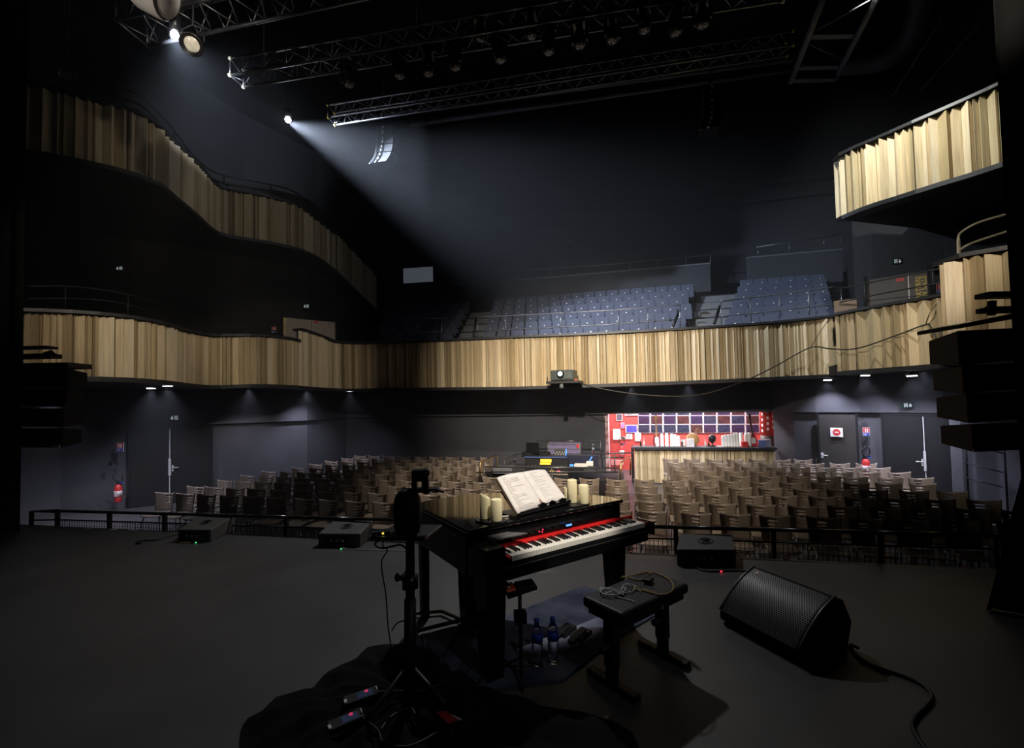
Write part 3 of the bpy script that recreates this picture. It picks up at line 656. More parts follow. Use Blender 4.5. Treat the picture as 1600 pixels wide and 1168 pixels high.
for sx in (-1, 1):
    mb = MB(); mb.tube([(sx*.17, -.16, .44), (sx*.2, -.2, .3), (sx*.21, -.22, 0)], .012, 6); mb.build('leg', M_chrome, ch0)
    mb = MB(); mb.tube([(sx*.17, .14, .44), (sx*.2, .2, .3), (sx*.21, .24, 0)], .012, 6); mb.build('leg', M_chrome, ch0)
mb = MB(); mb.cyl((-.19, -.15, .425), (.19, -.15, .425), .011, n=6); mb.cyl((-.19, .13, .425), (.19, .13, .425), .011, n=6)
mb.cyl((-.17, -.15, .43), (-.17, .13, .43), .011, n=6); mb.cyl((.17, -.15, .43), (.17, .13, .43), .011, n=6); mb.build('seat_frame', M_chrome, ch0)
rc = random.Random(11); firstc = True
NROW = 10
for r_ in range(NROW):
    v = 7.37+.74*r_
    if r_ <= 4: blocks = [('', -9.7, 6.0)]
    else: blocks = [('left', -9.5+.04*r_, -3.95), ('right', 1.5, 6.3)]
    for bn, ua, ub in blocks:
        n = int((ub-ua)/.6)+1
        for k in range(n):
            u = ua+.6*k
            if bn == 'right' and r_ > 8 and u > 5.9: continue
            loc = HV(u+rc.uniform(-.03, .03), v+rc.uniform(-.04, .04)+.006*(u+2)**2*.5, -1)
            rz = RZ-(u+2)*.012+rc.uniform(-.07, .07)
            lab = 'dark veneer stacking chair, %s from the left in the %s row' % (ORD[k+1], ORD[r_+1])
            if bn: lab += ', %s block' % bn
            if firstc:
                ch0.location = loc; ch0.rotation_euler = (0, 0, rz); ch0['label'] = lab; ch0['group'] = 'stacking chairs on the hall floor'; firstc = False
            else: dup(ch0, loc, rz, lab, 'stacking chairs on the hall floor')

# ================================================================ GUARD RAIL AT THE STAGE FRONT
RZB = EB-ED*4.0
gm = mat('wire_mesh', (0.012, 0.012, 0.013), 0.4)
L_st = (EB-EA).length; NS = 12; dS = L_st/NS
for i in range(-1, NS+2):
    if i == -1: continue
    a = EA+ED*(dS*i)+EN*.10; c = EA+ED*(dS*(i+1))+EN*.10
    root = thing('guard_rail', Vector((a.x, a.y, -1)), 'black guard rail section with wire mesh along the stage front, %s from the left' % ORD[i+1], 'guard rail', group='guard rail sections along the stage front')
    up = lambda p, z: Vector((p.x, p.y, z))
    zt = .19+.008*i
    mb = MB(); mb.tube([up(a, zt), up(c, zt+.008)], .022, 8); mb.build('top_rail', mat('rail_satin', (.02, .02, .022), .22, spec=.8), root, world=True)
    mb = MB(); mb.tube([up(a, zt-.13), up(c, zt-.122)], .012, 6); mb.build('middle_rail', M_metal, root, world=True)
    mb = MB(); mb.box(up(a, (zt-1)/2-.0), (.045, .045, zt+1), math.atan2(ED.y, ED.x)); mb.build('post', M_metal, root, world=True)
    mb = MB(); nw = int(dS/.045)
    for k in range(1, nw):
        q = a.lerp(c, k/nw); mb.box(up(q, zt-.13-.29), (.005, .005, .58), 0)
    for k in range(12):
        z = zt-.15-.048*k; mb.cyl(up(a, z), up(c, z), .0028, n=4)
    mb.build('wire_mesh', gm, root, world=True)
# return of the rail at the left corner
root = thing('guard_rail_return', EA+EN*.1-Vector((0, 0, 1)), 'short end return of the stage guard rail at the far left', 'guard rail')
a = EA+EN*.1; c = EA-ED*.38+EN*.02
mb = MB(); mb.tube([Vector((a.x, a.y, .19)), Vector((c.x, c.y, .19)), Vector((c.x, c.y, -.9))], .03, 8); mb.build('end_rail', M_metal, root, world=True)
mb = MB(); mb.tube([Vector((a.x, a.y, .06)), Vector((c.x, c.y, .06))], .012, 6); mb.build('middle_rail', M_metal, root, world=True)
# low tape marks on the stage edge
for k, (x, y, wd, m, nm) in enumerate(((138, 826, .11, M_tape, 'white'), (177.5, 827, .11, M_tape, 'white'), (208, 828, .11, M_tape, 'white'), (255, 828.5, .03, M_redtape, 'red'), (408, 836.5, .03, M_redtape, 'red'), (1227, 873.5, .025, M_redtape, 'red'), (986, 862, .025, M_redtape, 'red'), (1504, 887, .02, M_redtape, 'red'))):
    q = G(x, y); mb = MB(); mb.box(q+Vector((0, 0, .0025)), (wd, .03, .005), math.atan2(ED.y, ED.x)+.2)
    mb.build('tape_mark', m, label='small %s tape mark on the stage edge, %s from the left' % (nm, ORD[k+1]), cat='tape mark')

# ================================================================ BAR
BV = 14.9
def yz(x, Z, z):   # photo row at which (column x, distance Z) has height z
    lo, hi = 0, 1168
    for _ in range(40):
        m_ = (lo+hi)/2
        if P(x, m_, Z).z > z: lo = m_
        else: hi = m_
    return lo
bc = []
for x in (991, 1045, 1100, 1155, 1211):
    Z = cz(x, BV); bc.append((x, yz(x, Z, .08), yz(x, Z, -.98), Z))
bar = parapet('bar_counter', 'long bar counter with pale slatted front and black top', bc, .05, .12, 21, n=4, kind='thing', dmin=.005, dmax=.05); bar[0]['category'] = 'bar counter'
c0, c1 = flat(PV(989, 700, BV)), flat(PV(1212.5, 700, BV))
mb = MB(); mb.prism([c0-HY*.14, c1-HY*.14, c1+HY*.5, c0+HY*.5], .11, .15); mb.build('counter_top', M_cap, bar[0], world=True)
mb = MB(); mb.prism([c0-HY*.1-HX*.05, c0-HY*.1+HX*.02, c0+HY*.5+HX*.02, c0+HY*.5-HX*.05], -1, .11); mb.build('end_panel', M_black, bar[0], world=True)
# recess: red walls, floor, ceiling
l0, l1 = flat(PV(945, 650, VW)), flat(PV(1208, 650, VW)); BD = 17.6
l0b = Vector((*(l0+HY*(BD-VW)).xy, 0)); l1b = Vector((*(l1+HY*(BD-VW)).xy, 0))-HX*0
mb = MB(); mb.prism([l0b-HX*.6, l1b+HX*3, l1b+HX*3+HY*.1, l0b-HX*.6+HY*.1], -1, 2.2); mb.build('wall_bar_back', M_redw, label='red back wall of the bar recess', cat='wall', kind='structure')
mb = MB(); mb.prism([l0-HX*.02, l0+HX*.1, l0b+HX*.1, l0b-HX*.02], -1, 2.2); mb.build('wall_bar_left', mat('bar_side_wall', (.55, .1, .1), .6, var=.5, scale=5, col2=(.75, .6, .6)), label='red and white patterned side wall of the bar', cat='wall', kind='structure')
mb = MB(); mb.prism([l1+HX*.9, l1+HX*1.0, l1b+HX*1.0, l1b+HX*.9], -1, 2.2); mb.build('wall_bar_right', M_redw, label='red right side wall of the bar recess', cat='wall', kind='structure')
mb = MB(); mb.prism([l0, l1+HX*1, l1b+HX*1, l0b], 2.2, 2.3); mb.build('ceiling_bar', M_white, label='white ceiling inside the bar recess', cat='ceiling', kind='structure')
bm = (l0+l1b)*.5
area('bar_light', Vector((bm.x, bm.y, 2.15)), Vector((bm.x, bm.y, -1)), 420, 4.6, .5, (0.95, .93, 1.0)).rotation_euler = (0, 0, RZ)
cb = flat(PV(1150, 700, BV+.45))
# red printed column at the right end
q = flat(PV(1198, 660, 15.75)); mb = MB(); mb.lathe([(.20, .45), (.20, 2.2)], q, 28)
rc_ = thing('bar_column', q, 'round red column with white printed motifs at the right end of the bar', 'column')
mb.build('column_body', mat('column_red', (.6, .04, .03), .5), rc_, world=True)
mb = MB()
for k in range(26):
    a = R(180+13*k*1.7 % 180)+R(13.5)*0; z = .6+.058*k; aa = R(200+(k*47) % 140)
    pt = q+Vector((math.cos(aa), math.sin(aa), 0))*.203; mb.box((pt.x, pt.y, z), (.06, .008, .09), aa+R(90))
mb.build('printed_motif', M_white, rc_, world=True)
mb = MB(); mb.lathe([(.2, .1), (.2, .45)], q, 20); mb.build('lower_column', mat('column_dark', (.08, .06, .05), .6), rc_, world=True)
# framed concert photographs on the red wall
PXC = (996.4, 1015.8, 1036, 1056.9, 1077.8, 1098.5, 1119.8, 1141.7, 1164.2, 1186.7)
PHC = [(.05, .035, .03), (.07, .015, .02), (.03, .03, .07), (.03, .035, .12), (.16, .02, .02), (.06, .02, .03), (.14, .02, .02), (.03, .03, .05), (.04, .02, .05)]
def photo_mat(i):
    rnd = random.Random(100+i); c = rnd.choice(PHC); h = rnd.choice([(.20, .04, .05), (.08, .08, .2), (.26, .05, .04), (.16, .13, .13), (.12, .03, .17)])
    return mat('concert_photo_print_%d' % i, [q*.2 for q in c], .35, var=.6, scale=7+rnd.random()*6, col2=[q*.4 for q in h])
def picture(name, x0, x1, y0, y1, Z, m, label, cat='photograph', group=None, border=.06, t=.02):
    p = Panel(x0, x1, y0, y1, Z, Z*1.0); a_, c_ = P(x0, y0, 1), P(x1, y0, 1)
    v_ = Z; p = Panel(x0, x1, y0, y1, PV(x0, 660, v_).y, PV(x1, 660, v_).y)
    s = thing(name, p.pt(.5, 0), label, cat, group=group)
    mb = MB(); p.slab(mb, 0, 1, 0, 1, 0, t); mb.build('mount', M_white, s, world=True)
    mb = MB(); p.slab(mb, border, 1-border, border, 1-border, t, t+.004); mb.build('print', m, s, world=True)
    return s, p
k = 0
PV_ = BD-.03
for j, (y0, y1) in enumerate(((640.5, 648.5), (649, 662.5), (663, 676))):
    for i in range(9):
        k += 1; dy = -.4*i*.12
        picture('concert_photo', PXC[i]+.5, PXC[i+1]-.4, y0+dy, y1+dy, PV_, photo_mat(k), 'framed concert photo on the red bar wall, %s column, %s row' % (ORD[i+1], ('top', 'middle', 'bottom')[j]), group='concert photos on the bar wall', border=.03)
picture('concert_photo', 977.5, 996, 663.5, 675.5, PV_, mat('blue_print', (.08, .06, .5), .4, var=.5, scale=3), 'blue concert photo left of the photo grid on the red bar wall')
picture('poster', 976, 996, 641, 649, PV_, mat('grey_print', (.25, .22, .22), .5, var=.5), 'pale poster strip cut off at the top of the red bar wall', 'poster')
picture('poster', 963, 972.5, 646, 657, PV_, mat('dark_print', (.1, .07, .09), .5, var=.5), 'dark poster at the upper left of the red bar wall', 'poster')
picture('notice', 958, 969.5, 670, 686.5, PV_, M_paper, 'large white notice sheet on the red bar wall', 'notice', border=.02, t=.05)
picture('notice', 978.5, 988, 677.5, 685.5, PV_, mat('mono_print', (.15, .15, .15), .5, var=.8, col2=(.8, .8, .8)), 'small black and white picture on the red bar wall', 'picture', border=.12)
picture('notice', 992, 1001.5, 674, 688.5, PV_, mat('red_figure_print', (.75, .7, .7), .5, var=.1, col2=(.7, .1, .08), scale=5), 'white sheet with red figure on the bar wall', 'picture', border=.1)
picture('notice', 970, 977.5, 682, 685.5, PV_, M_black, 'black switch box beside the white notice sheet', 'switch', border=.1)
picture('fire_sign', 970, 975.5, 660, 668.5, PV_, mat('fire_print', (.6, .1, .1), .5, col2=(.1, .2, .6), scale=4), 'small fire sign on the red bar wall', 'sign', border=.05)
picture('poster', 955.5, 973.5, 718, 726, PV_-.2, mat('pink_print', (.6, .2, .2), .6, var=.3), 'pale red crate label behind the bar railing', 'poster', border=.05)
# back shelf clutter
def bp(x, dv=0.1, z=.15): q = PV(x, 690, BV+dv); return Vector((q.x, q.y, z))
PXM = 15.0/690
def cups(x, h, i, label, dv=.15):
    q = bp(x, dv); mb = MB(); n = int(h/.022); pr = [(.045, 0)]
    for j in range(n): pr += [(.052, j*.022+.004), (.056, j*.022+.018), (.052, j*.022+.022)]
    pr += [(.04, n*.022+.06), (.038, n*.022+.062)]
    mb.lathe(pr, q, 12); mb.build('cup_stack', mat('cup_white', (.93, .93, .93), .4, var=.02), label=label, cat='stack of cups', group='stacks of white cups on the bar')
for i, (x, h, lab) in enumerate(((1027, .26, 'short'), (1034.5, .36, 'tall'), (1042, .38, 'tall'), (1050, .36, 'tall'), (1055, .33, 'tall'), (1060, .3, 'tall'))):
    cups(x, h, i, '%s stack of white plastic cups left of the round drum, %s from the left' % (lab, ORD[i+1]))
for i, x in enumerate((1130, 1134.5, 1139, 1143.5, 1148, 1152.5)):
    cups(x, .3+.015*i, i, 'white plastic cup stack in the right-hand bar group, %s from the left' % ORD[i+1])
for i, x in enumerate((1158, 1166, 1171)):
    cups(x, .36, i, 'tall white cup stack before the red guitar, %s from the left' % ORD[i+1], dv=.3)
def guitar(name, x, dv, body, neckm, label, scale=1.0, tilt=0.0, flip=1):
    q = bp(x, dv); g = thing(name, q, label, 'guitar', rz=RZ)
    mt = Matrix.Rotation(tilt, 3, 'Y')
    out = []
    for i in range(40):
        a = 2*math.pi*i/40; rr_ = .15+.035*math.cos(2*a)+.012*math.cos(a)
        out.append(mt @ Vector((rr_*math.sin(a)*1.0, 0, .19-rr_*math.cos(a)*1.15))*scale)
    mb = MB(); mb.extr(out, (0, .05, 0)); mb.build('body', body, g, bevel=.008)
    mb = MB(); pts = [mt @ Vector(p_)*scale for p_ in ((-.025, -.01, .3), (.025, -.01, .3), (.02, -.01, .85), (-.02, -.01, .85))]; mb.extr(pts, (0, .025, 0)); mb.build('neck', neckm, g)
    mb = MB(); pts = [mt @ Vector(p_)*scale for p_ in ((-.03, 0, .85), (.03, 0, .85), (.045, 0, 1.0), (-.035, 0, 1.0))]; mb.extr(pts, (0, .02, 0)); mb.build('headstock', neckm, g)
    mb = MB(); pts = [mt @ Vector(p_)*scale for p_ in ((-.06, -.012, .08), (.06, -.012, .08), (.07, -.012, .25), (-.05, -.012, .27))]; mb.extr(pts, (0, .012, 0)); mb.build('pickguard', M_white, g)
    return g
guitar('electric_guitar', 1026, .42, mat('guitar_redbrown', (.25, .03, .03), .3), mat('maple', (.5, .3, .12), .4), 'brown-red electric guitar with light neck standing among cups on the bar', 1.0)
guitar('electric_guitar', 1178, .35, M_redp, mat('rosewood', (.06, .03, .03), .4), 'red electric guitar with dark neck at the right end of the bar', 1.0, -.1)
q = bp(1083, .35, .15); mb = MB(); rot = Matrix.Rotation(RZ, 3, 'Z') @ Matrix.Rotation(R(90), 3, 'X')
dr = thing('wooden_drum', q, 'round tan wooden drum on edge in the middle of the bar', 'drum')
mb.lathe([(.0, -.0), (.19, 0), (.2, -.02), (.2, -.12), (0, -.12)], q+Vector((0, 0, .2)), 28, mtx=rot); mb.build('drum_shell', mat('drum_tan', (.5, .28, .1), .5), dr, world=True)
mb = MB(); mb.lathe([(0, .004), (.025, .004), (.025, .0)], q+Vector((-.02, -.01, .15)), 14, mtx=rot); mb.build('sound_hole', M_black, dr, world=True)
q = bp(1090, .3, .34); tb = thing('figurine', q, 'small brown figurine perched on the tan drum', 'figurine', rz=RZ); tb.location.z = .52
M_bear = mat('figurine_brown', (.4, .2, .12), .8)
mb = MB(); mb.lathe([(0, 0), (.05, .02), (.06, .07), (.045, .12), (.02, .14), (0, .14)], n=14); mb.build('body', M_bear, tb)
mb = MB(); mb.lathe([(0, .12), (.04, .135), (.05, .17), (.035, .21), (0, .22)], n=14); mb.build('head', M_bear, tb)
for sx in (-1, 1):
    mb = MB(); mb.tube([(sx*.04, 0, .09), (sx*.09, -.02, .11), (sx*.11, -.02, .15)], [.018, .014, .01], 8); mb.build('arm', M_bear, tb)
def bar_box(name, x0, x1, z1, dv, m, label, cat, d=.18, z0=.15):
    a = bp(x0, dv, z0); c = bp(x1, dv, z0); mb = MB(); mb.prism([a, c, c+HY*d, a+HY*d], z0, z1); return mb.build(name, m, label=label, cat=cat, bevel=.006)
bar_box('card_printer', 1073, 1085, .40, .02, mat('printer_white', (.7, .7, .72), .4), 'white printer box in front of the round drum', 'printer', .12)
bar_box('price_card', 1064, 1071, .36, .3, M_paper, 'white price card on the bar left of the drum', 'card', .02)
bar_box('cash_box', 1160, 1169, .31, .05, M_redp, 'red box on the bar beside the right cup stacks', 'box')
bar_box('tissue_box', 1187, 1197, .36, .05, mat('box_blue', (.12, .16, .4), .5), 'blue topped box at the right end of the bar', 'box')
bar_box('till', 1196, 1205, .37, .1, mat('till_grey', (.2, .2, .23), .4), 'grey till leaning at the right end of the bar', 'till')
for i, (x, h) in enumerate(((1001, .2), (1006, .24), (1065.5, .22), (1102, .2), (1107, .16))):
    q = bp(x, .25); bo = thing('bar_bottle', q, 'small %s bottle on the bar counter, %s from the left' % ('dark' if i % 2 == 0 else 'clear', ORD[i+1]), 'bottle', group='bottles on the bar')
    mb = MB(); mb.lathe([(.03, 0), (.032, .02), (.032, h*.55), (.012, h*.75), (.012, h)], n=12); mb.build('glass', mat('dark_bottle', (.05, .03, .02), .1) if i % 2 == 0 else M_white, bo)
    mb = MB(); mb.lathe([(.014, h), (.014, h+.02), (0, h+.02)], n=10); mb.build('cap', M_white if i % 2 else M_redp, bo)
q = bp(1113, .3); fl = thing('table_lamp', q, 'dark round-headed lamp beside the red guitar cups', 'lamp'); fl['label'] = 'dark round lamp standing behind the bar right of the drum'
mb = MB(); mb.lathe([(.08, 0), (.09, .02), (.02, .05), (.02, .12)], n=16); mb.build('base', M_satin, fl)
mb = MB(); mb.lathe([(.04, .1), (.1, .16), (.12, .26), (.09, .34), (0, .38)], n=18); mb.build('shade', M_satin, fl)
bar_box('serving_tray', 1120, 1128, .17, .05, M_steel, 'steel tray on the bar left of the right cup group', 'tray')

# fire extinguishers
def extinguisher(base, label, hang=True, s=1.0, rz=0.0):
    e = thing('fire_extinguisher', base, label, 'fire extinguisher', rz=rz)
    mb = MB(); mb.lathe([(.07*s, 0), (.085*s, .02*s), (.085*s, .38*s), (.06*s, .45*s), (.03*s, .47*s)], n=18); mb.build('cylinder', M_redp, e)
    mb = MB(); mb.lathe([(.0872*s, .14*s), (.0872*s, .3*s)], n=18); mb.box((0, -.086*s, .22*s), (.07*s, .008, .12*s)); mb.build('instruction_label', mat('label_pale', (.55, .3, .3), .5, var=.5, scale=20, col2=(.75, .7, .7)), e)
    mb = MB(); mb.lathe([(.025*s, .47*s), (.03*s, .52*s), (.02*s, .55*s)], n=12); mb.box((.03*s, 0, .54*s), (.14*s, .03*s, .025*s)); mb.build('valve', M_black, e)
    mb = MB(); mb.box((.08*s, 0, .51*s), (.12*s, .03*s, .02*s)); mb.build('trigger', M_blue, e)
    mb = MB(); mb.tube([(-.02*s, 0, .52*s), (-.09*s, -.03*s, .6*s), (-.09*s, -.04*s, .72*s), (0, -.03*s, .80*s), (.09*s, -.02*s, .73*s), (.1*s, 0, .58*s)], .013*s, 8); mb.build('hose', M_rubber, e)
    mb = MB(); mb.box((0, .09*s, .35*s), (.05*s, .04*s, .3*s)); mb.build('wall_bracket', M_black, e)
    return e
extinguisher(P(184.5, 784, 11.85), 'red fire extinguisher on the left wall beside the black double door', rz=.2)
extinguisher(P(1354, 745, 11.5), 'red fire extinguisher on the pier between the two right doors', rz=-.2)
q = PV(972, 716, BD-.13); extinguisher(q, 'red fire extinguisher with looped hose inside the bar recess', s=1.05)
bx = Panel(171, 175, 721, 727.5, 11.95); mb = MB(); bx.slab(mb, 0, 1, 0, 1, 0, .03); mb.build('wall_switch', M_black, label='small black switch box on the left wall near the extinguisher', cat='switch')
# downlights under the balcony
DLS = [(80, 619), (236, 606.5), (262, 602.5), (389, 604.5), (479, 608.5), (547, 611), (707, 607), (818, 606.5), (882.5, 603), (986.5, 602.5), (1075, 599), (1293, 593.5), (1352, 586.5), (1425, 587), (1443, 575.5), (1180, 597), (640, 609.5)]
DLZ = {80: 9.6, 236: 11.0, 262: 9.8, 389: 12.6, 479: 14.1, 547: 15.1, 707: 14.4, 818: 13.9, 882.5: 13.4, 986.5: 12.95, 1075: 12.5, 1293: 11.9, 1352: 11.0, 1425: 10.2, 1443: 9.3, 1180: 12.1, 640: 14.7}
for i, (x, y) in enumerate(sorted(DLS)[:]):
    if x in (1180, 640): continue
    q = P(x, y, DLZ[x]); d = thing('downlight', q, 'small white downlight under the balcony, %s from the left' % ORD[i+1 if x < 640 else i], 'downlight', rz=RZ, group='downlights under the balcony')
    mb = MB(); mb.box((0, 0, .0), (.16, .10, .02)); mb.build('lens', M_dl, d)
    mb = MB(); mb.box((0, 0, .03), (.2, .14, .04)); mb.cyl((0, 0, .05), (0, 0, .22), .03); mb.build('housing', M_satin, d)
    spot('downlight_beam', q-Vector((0, 0, .03)), q-Vector((0, -.35 if False else 0, 3))+Vector((q.x, q.y, 0)).normalized()*1.0, 230 if x not in (547, 707, 818, 882.5) else 90, 95, .9, ICE, .04)

# ================================================================ SOUND DESK
dk = thing('sound_platform', HV(-1.65, 11.3, -1), 'low black platform under the sound desk amid the chairs', 'platform', rz=RZ)
mb = MB(); mb.box((0, 1.8, .17), (3.5, 3.3, .34)); mb.build('deck', M_black, dk)
def px(x, y, v): return PV(x, y, v)
rg = thing('desk_railing', PV(750, 760, 11.3), 'black railing around the sound desk platform', 'railing')
M_rl = mat('desk_rail_satin', (.05, .05, .05), .25, spec=.8)
for pts in ([(757, 729, 11.3), (967, 731, 11.3)], [(757, 737, 11.3), (967, 737, 11.3)], [(757, 750, 11.3), (967, 750, 11.3)], [(788, 716, 13.2), (806, 709, 14.4), (838, 708, 14.4)], [(789, 726, 13.2), (806, 719, 14.4)],
            [(838, 688.5, 14.6), (938, 688.8, 14.6)], [(928, 709, 14.2), (990, 707, 14.2)], [(928, 715, 14.2), (975, 714, 14.2)]):
    mb = MB(); mb.tube([px(*q) for q in pts], .022, 6); mb.build('rail', M_rl, rg, world=True)
for x, y0, y1, v in ((757, 729, 765, 11.3), (862, 730, 762, 11.3), (966, 731, 762, 11.3), (788, 716, 745, 13.2), (805, 709, 740, 14.4), (841, 689, 720, 14.6), (938, 689, 715, 14.6), (960, 707, 738, 14.2)):
    a = px(x, y0, v); c = px(x, y1, v); mb = MB(); mb.cyl(a, Vector((a.x, a.y, -1 if v < 11.4 else max(-.655, min(c.z, a.z-.2)))), .02, n=6); mb.build('post', M_rl, rg, world=True)
mb = MB(); q0, q1 = px(957, 731, 11.32), px(757, 737, 11.32)
for nm, pts, lb in (('left', [(750, 757, 11.25), (750, 724, 11.25), (752, 721, 11.3), (775, 711, 12.3), (777, 714, 12.3), (777, 732, 12.3)], 'brass coloured handrail at the left corner of the sound desk'),
                    ('right', [(969, 757, 11.3), (970, 724, 11.3), (972, 721, 11.4), (983, 712, 12.6), (985, 714, 12.6), (985, 742, 12.6)], 'brass coloured handrail between the sound desk and the bar')):
    mb = MB(); mb.tube([px(*q) for q in pts], .02, 8); mb.build('brass_handrail', M_brass, label=lb, cat='handrail')
# desks
ms = thing('mixing_console', px(852, 735, 12.35), 'sound mixing console with glowing orange display on the platform', 'mixing console')
pc = Panel(820, 888, 713, 738, px(852, 730, 12.5).y+.15, px(852, 730, 12.5).y-.15)
mb = MB(); pc.slab(mb, 0, 1, (-.655-pc.zb)/pc.h, 1, -.5, 0); mb.build('console_body', mat('console_black', (.02, .02, .023), .4), ms, world=True, bevel=.01)
mb = MB(); pc.slab(mb, 0, .98, .93, 1.0, 0, .03); mb.build('blue_edge', mat('console_blue', (.06, .10, .22), .3, emit=(.1, .2, .6), es=.12), ms, world=True)
mb = MB(); pc.slab(mb, .37, .62, .66, .84, 0, .02); mb.build('orange_display', M_led_org, ms, world=True)
mb = MB(); pc.slab(mb, .36, .60, .50, .62, 0, .02); mb.build('orange_meter', M_led_org, ms, world=True)
mb = MB()
for i in range(34):
    if 12 <= i <= 20: continue
    pc.slab(mb, .03+.028*i, .04+.028*i, .3+.06*(i % 3), .33+.06*(i % 3), 0, .02)
mb.build('knob', mat('knob_grey', (.4, .4, .4), .4), ms, world=True)
mb = MB()
for i in range(40): pc.slab(mb, .03+.024*i, .045+.024*i, -.12, -.06, 0, .02)
mb.build('fader', mat('fader_tan', (.5, .42, .3), .5), ms, world=True)
mb = MB(); pc.slab(mb, .74, .81, .08, .14, 0, .02); mb.build('red_button', M_led_red, ms, world=True)
mb = MB(); pc.slab(mb, .58, .66, .09, .13, 0, .02); mb.build('amber_button', M_led_org, ms, world=True)
def vbox(name, x0, x1, yt, yb, v, d, m, label, cat, bevel=.01):
    a, c = px(x0, yb, v), px(x1, yb, v); t = px((x0+x1)/2, yt, v).z; z0 = (a.z+c.z)/2
    mb = MB(); A, B_ = flat(a), flat(c); mb.prism([A, B_, B_+HY*d, A+HY*d], z0, t); return mb.build(name, m, label=label, cat=cat, bevel=bevel)
fc = vbox('flight_case', 856, 907, 692, 709, 13.6, .5, M_case, 'purple-grey flight case with metal corners on the sound desk', 'flight case')
a, c = px(856, 709, 13.6), px(907, 692, 13.6)
mb = MB(); p = Panel(856, 907, 692, 709, px(856, 700, 13.6).y-.01, px(907, 700, 13.6).y-.01)
for aa, bb in ((0, .04), (.96, 1)): p.slab(mb, aa, bb, 0, 1, 0, .02)
p.slab(mb, 0, 1, .92, 1, 0, .02); p.slab(mb, 0, 1, 0, .06, 0, .02); p.slab(mb, 0, 1, .48, .52, 0, .012); mb.build('metal_edging', M_alu, fc, world=True)
mb = MB(); p.slab(mb, .88, .96, .55, .9, 0, .012); mb.build('red_sticker', M_redp, fc, world=True)
mo = thing('desk_monitor', px(833, 710, 13.0), 'dark screen standing at the left of the sound desk', 'screen')
p = Panel(823, 843, 691, 708, px(823, 700, 13.0).y, px(843, 700, 13.0).y-.15)
mb = MB(); p.slab(mb, 0, 1, 0, 1, 0, .04); mb.build('screen', M_satin, mo, world=True, bevel=.005)
mb = MB(); p.slab(mb, .4, .6, -.25, 0, 0, .03); p.slab(mb, .2, .8, -.3, -.24, -.1, .1); mb.build('stand', M_satin, mo, world=True)
vbox('rack_case', 815, 857, 707, 714, 12.9, .4, M_black, 'black rack case under the dark screen', 'case')
vbox('lighting_desk', 885, 935, 710, 728, 12.6, .3, mat('light_desk_navy', (.02, .022, .045), .4), 'dark navy lighting desk back panel right of the console', 'lighting desk')
rk = vbox('effects_rack', 867, 884, 702, 712, 12.9, .3, mat('rack_dark', (.05, .05, .05), .4), 'small effects rack with glinting knobs before the flight case', 'rack')
mb = MB(); p = Panel(867, 884, 702, 712, px(867, 707, 12.9).y-.01, px(884, 707, 12.9).y-.01)
for i in range(8): p.slab(mb, .05+.12*i, .1+.12*i, .2+.3*(i % 2), .4+.3*(i % 2), 0, .012)
mb.build('knob', M_white, rk, world=True)
for k, (x0, y0, x1, y1) in enumerate(((884, 711, 884, 701), (918, 724, 925, 713))):
    mb = MB(); mb.tube([px(x0, y0, 12.4), px((x0+x1)/2+1, (y0+y1)/2-1, 12.3), px(x1, y1, 12.3)], .016, 6)
    mb.build('gooseneck_lamp', M_led_blue, label='glowing blue desk light, %s of the navy lighting desk' % ('left edge' if k == 0 else 'right side'), cat='desk light')
mb = MB(); p = Panel(890, 896, 725, 728, px(893, 727, 12.0).y); p.slab(mb, 0, 1, 0, 1, 0, .02); mb.build('blue_indicator', M_led_blue, label='blue glowing indicator below the navy lighting desk', cat='indicator light')
vbox('paper_stack', 897, 918, 726, 729, 11.7, .3, M_paper, 'white papers lying on the front of the sound desk', 'papers', bevel=0)
vbox('small_carton', 916, 927, 721, 728, 11.8, .15, M_white, 'small white carton on the sound desk rail end', 'carton')
wb = thing('water_bottle', px(927, 707, 13.8), 'clear water bottle standing on the sound desk near the bar', 'bottle')
mb = MB(); mb.lathe([(.035, 0), (.037, .02), (.037, .17), (.015, .22), (.015, .24)], n=14); mb.build('bottle_body', M_glass, wb)
mb = MB(); mb.lathe([(.017, .24), (.017, .26), (0, .26)], n=12); mb.build('cap', M_white, wb)
mb = MB(); mb.lathe([(.0375, .09), (.0375, .15)], n=14); mb.build('label_band', mat('bottle_band', (.3, .4, .5), .5), wb)
vbox('desk_cover', 770, 800, 731, 740, 11.9, .5, mat('grey_sheet', (.16, .17, .19), .6), 'grey sheeted box behind the left rail of the sound desk', 'box')
vbox('subwoofer_case', 760, 790, 739, 752, 12.0, .6, M_black, 'black case on the platform under the left rail', 'case')

# ================================================================ PROJECTOR AND CABLE
pj = thing('projector', P(877, 598, 12.6), 'projector with glowing teal lens on the centre balcony front', 'projector')
p = Panel(860, 896, 577.5, 594, 12.7, 12.45)
mb = MB(); p.slab(mb, 0, 1, 0, 1, -.5, 0); mb.build('body', mat('projector_grey', (.05, .06, .058), .4), pj, world=True, bevel=.03)
mb = MB(); c_ = p.pt(.46, .62, 0); mb.cyl(c_, c_+p.n*.08, .10, n=20); mb.build('lens_ring', M_satin, pj, world=True)
mb = MB(); mb.cyl(c_+p.n*.03, c_+p.n*.085, .065, n=20); mb.build('lens', mat('projector_lens', (.4, .8, .75), .1, emit=(.55, 1, .9), es=7), pj, world=True)
mb = MB()
for i in range(9): p.slab(mb, .62+.035*i, .635+.035*i, .2, .8, 0, .012)
mb.build('vent', mat('vent_grey', (.12, .14, .14), .5), pj, world=True)
mb = MB(); p.slab(mb, -.15, 1.25, -.28, -.06, -.5, .12); mb.build('shelf', M_cap, pj, world=True)
mb = MB()
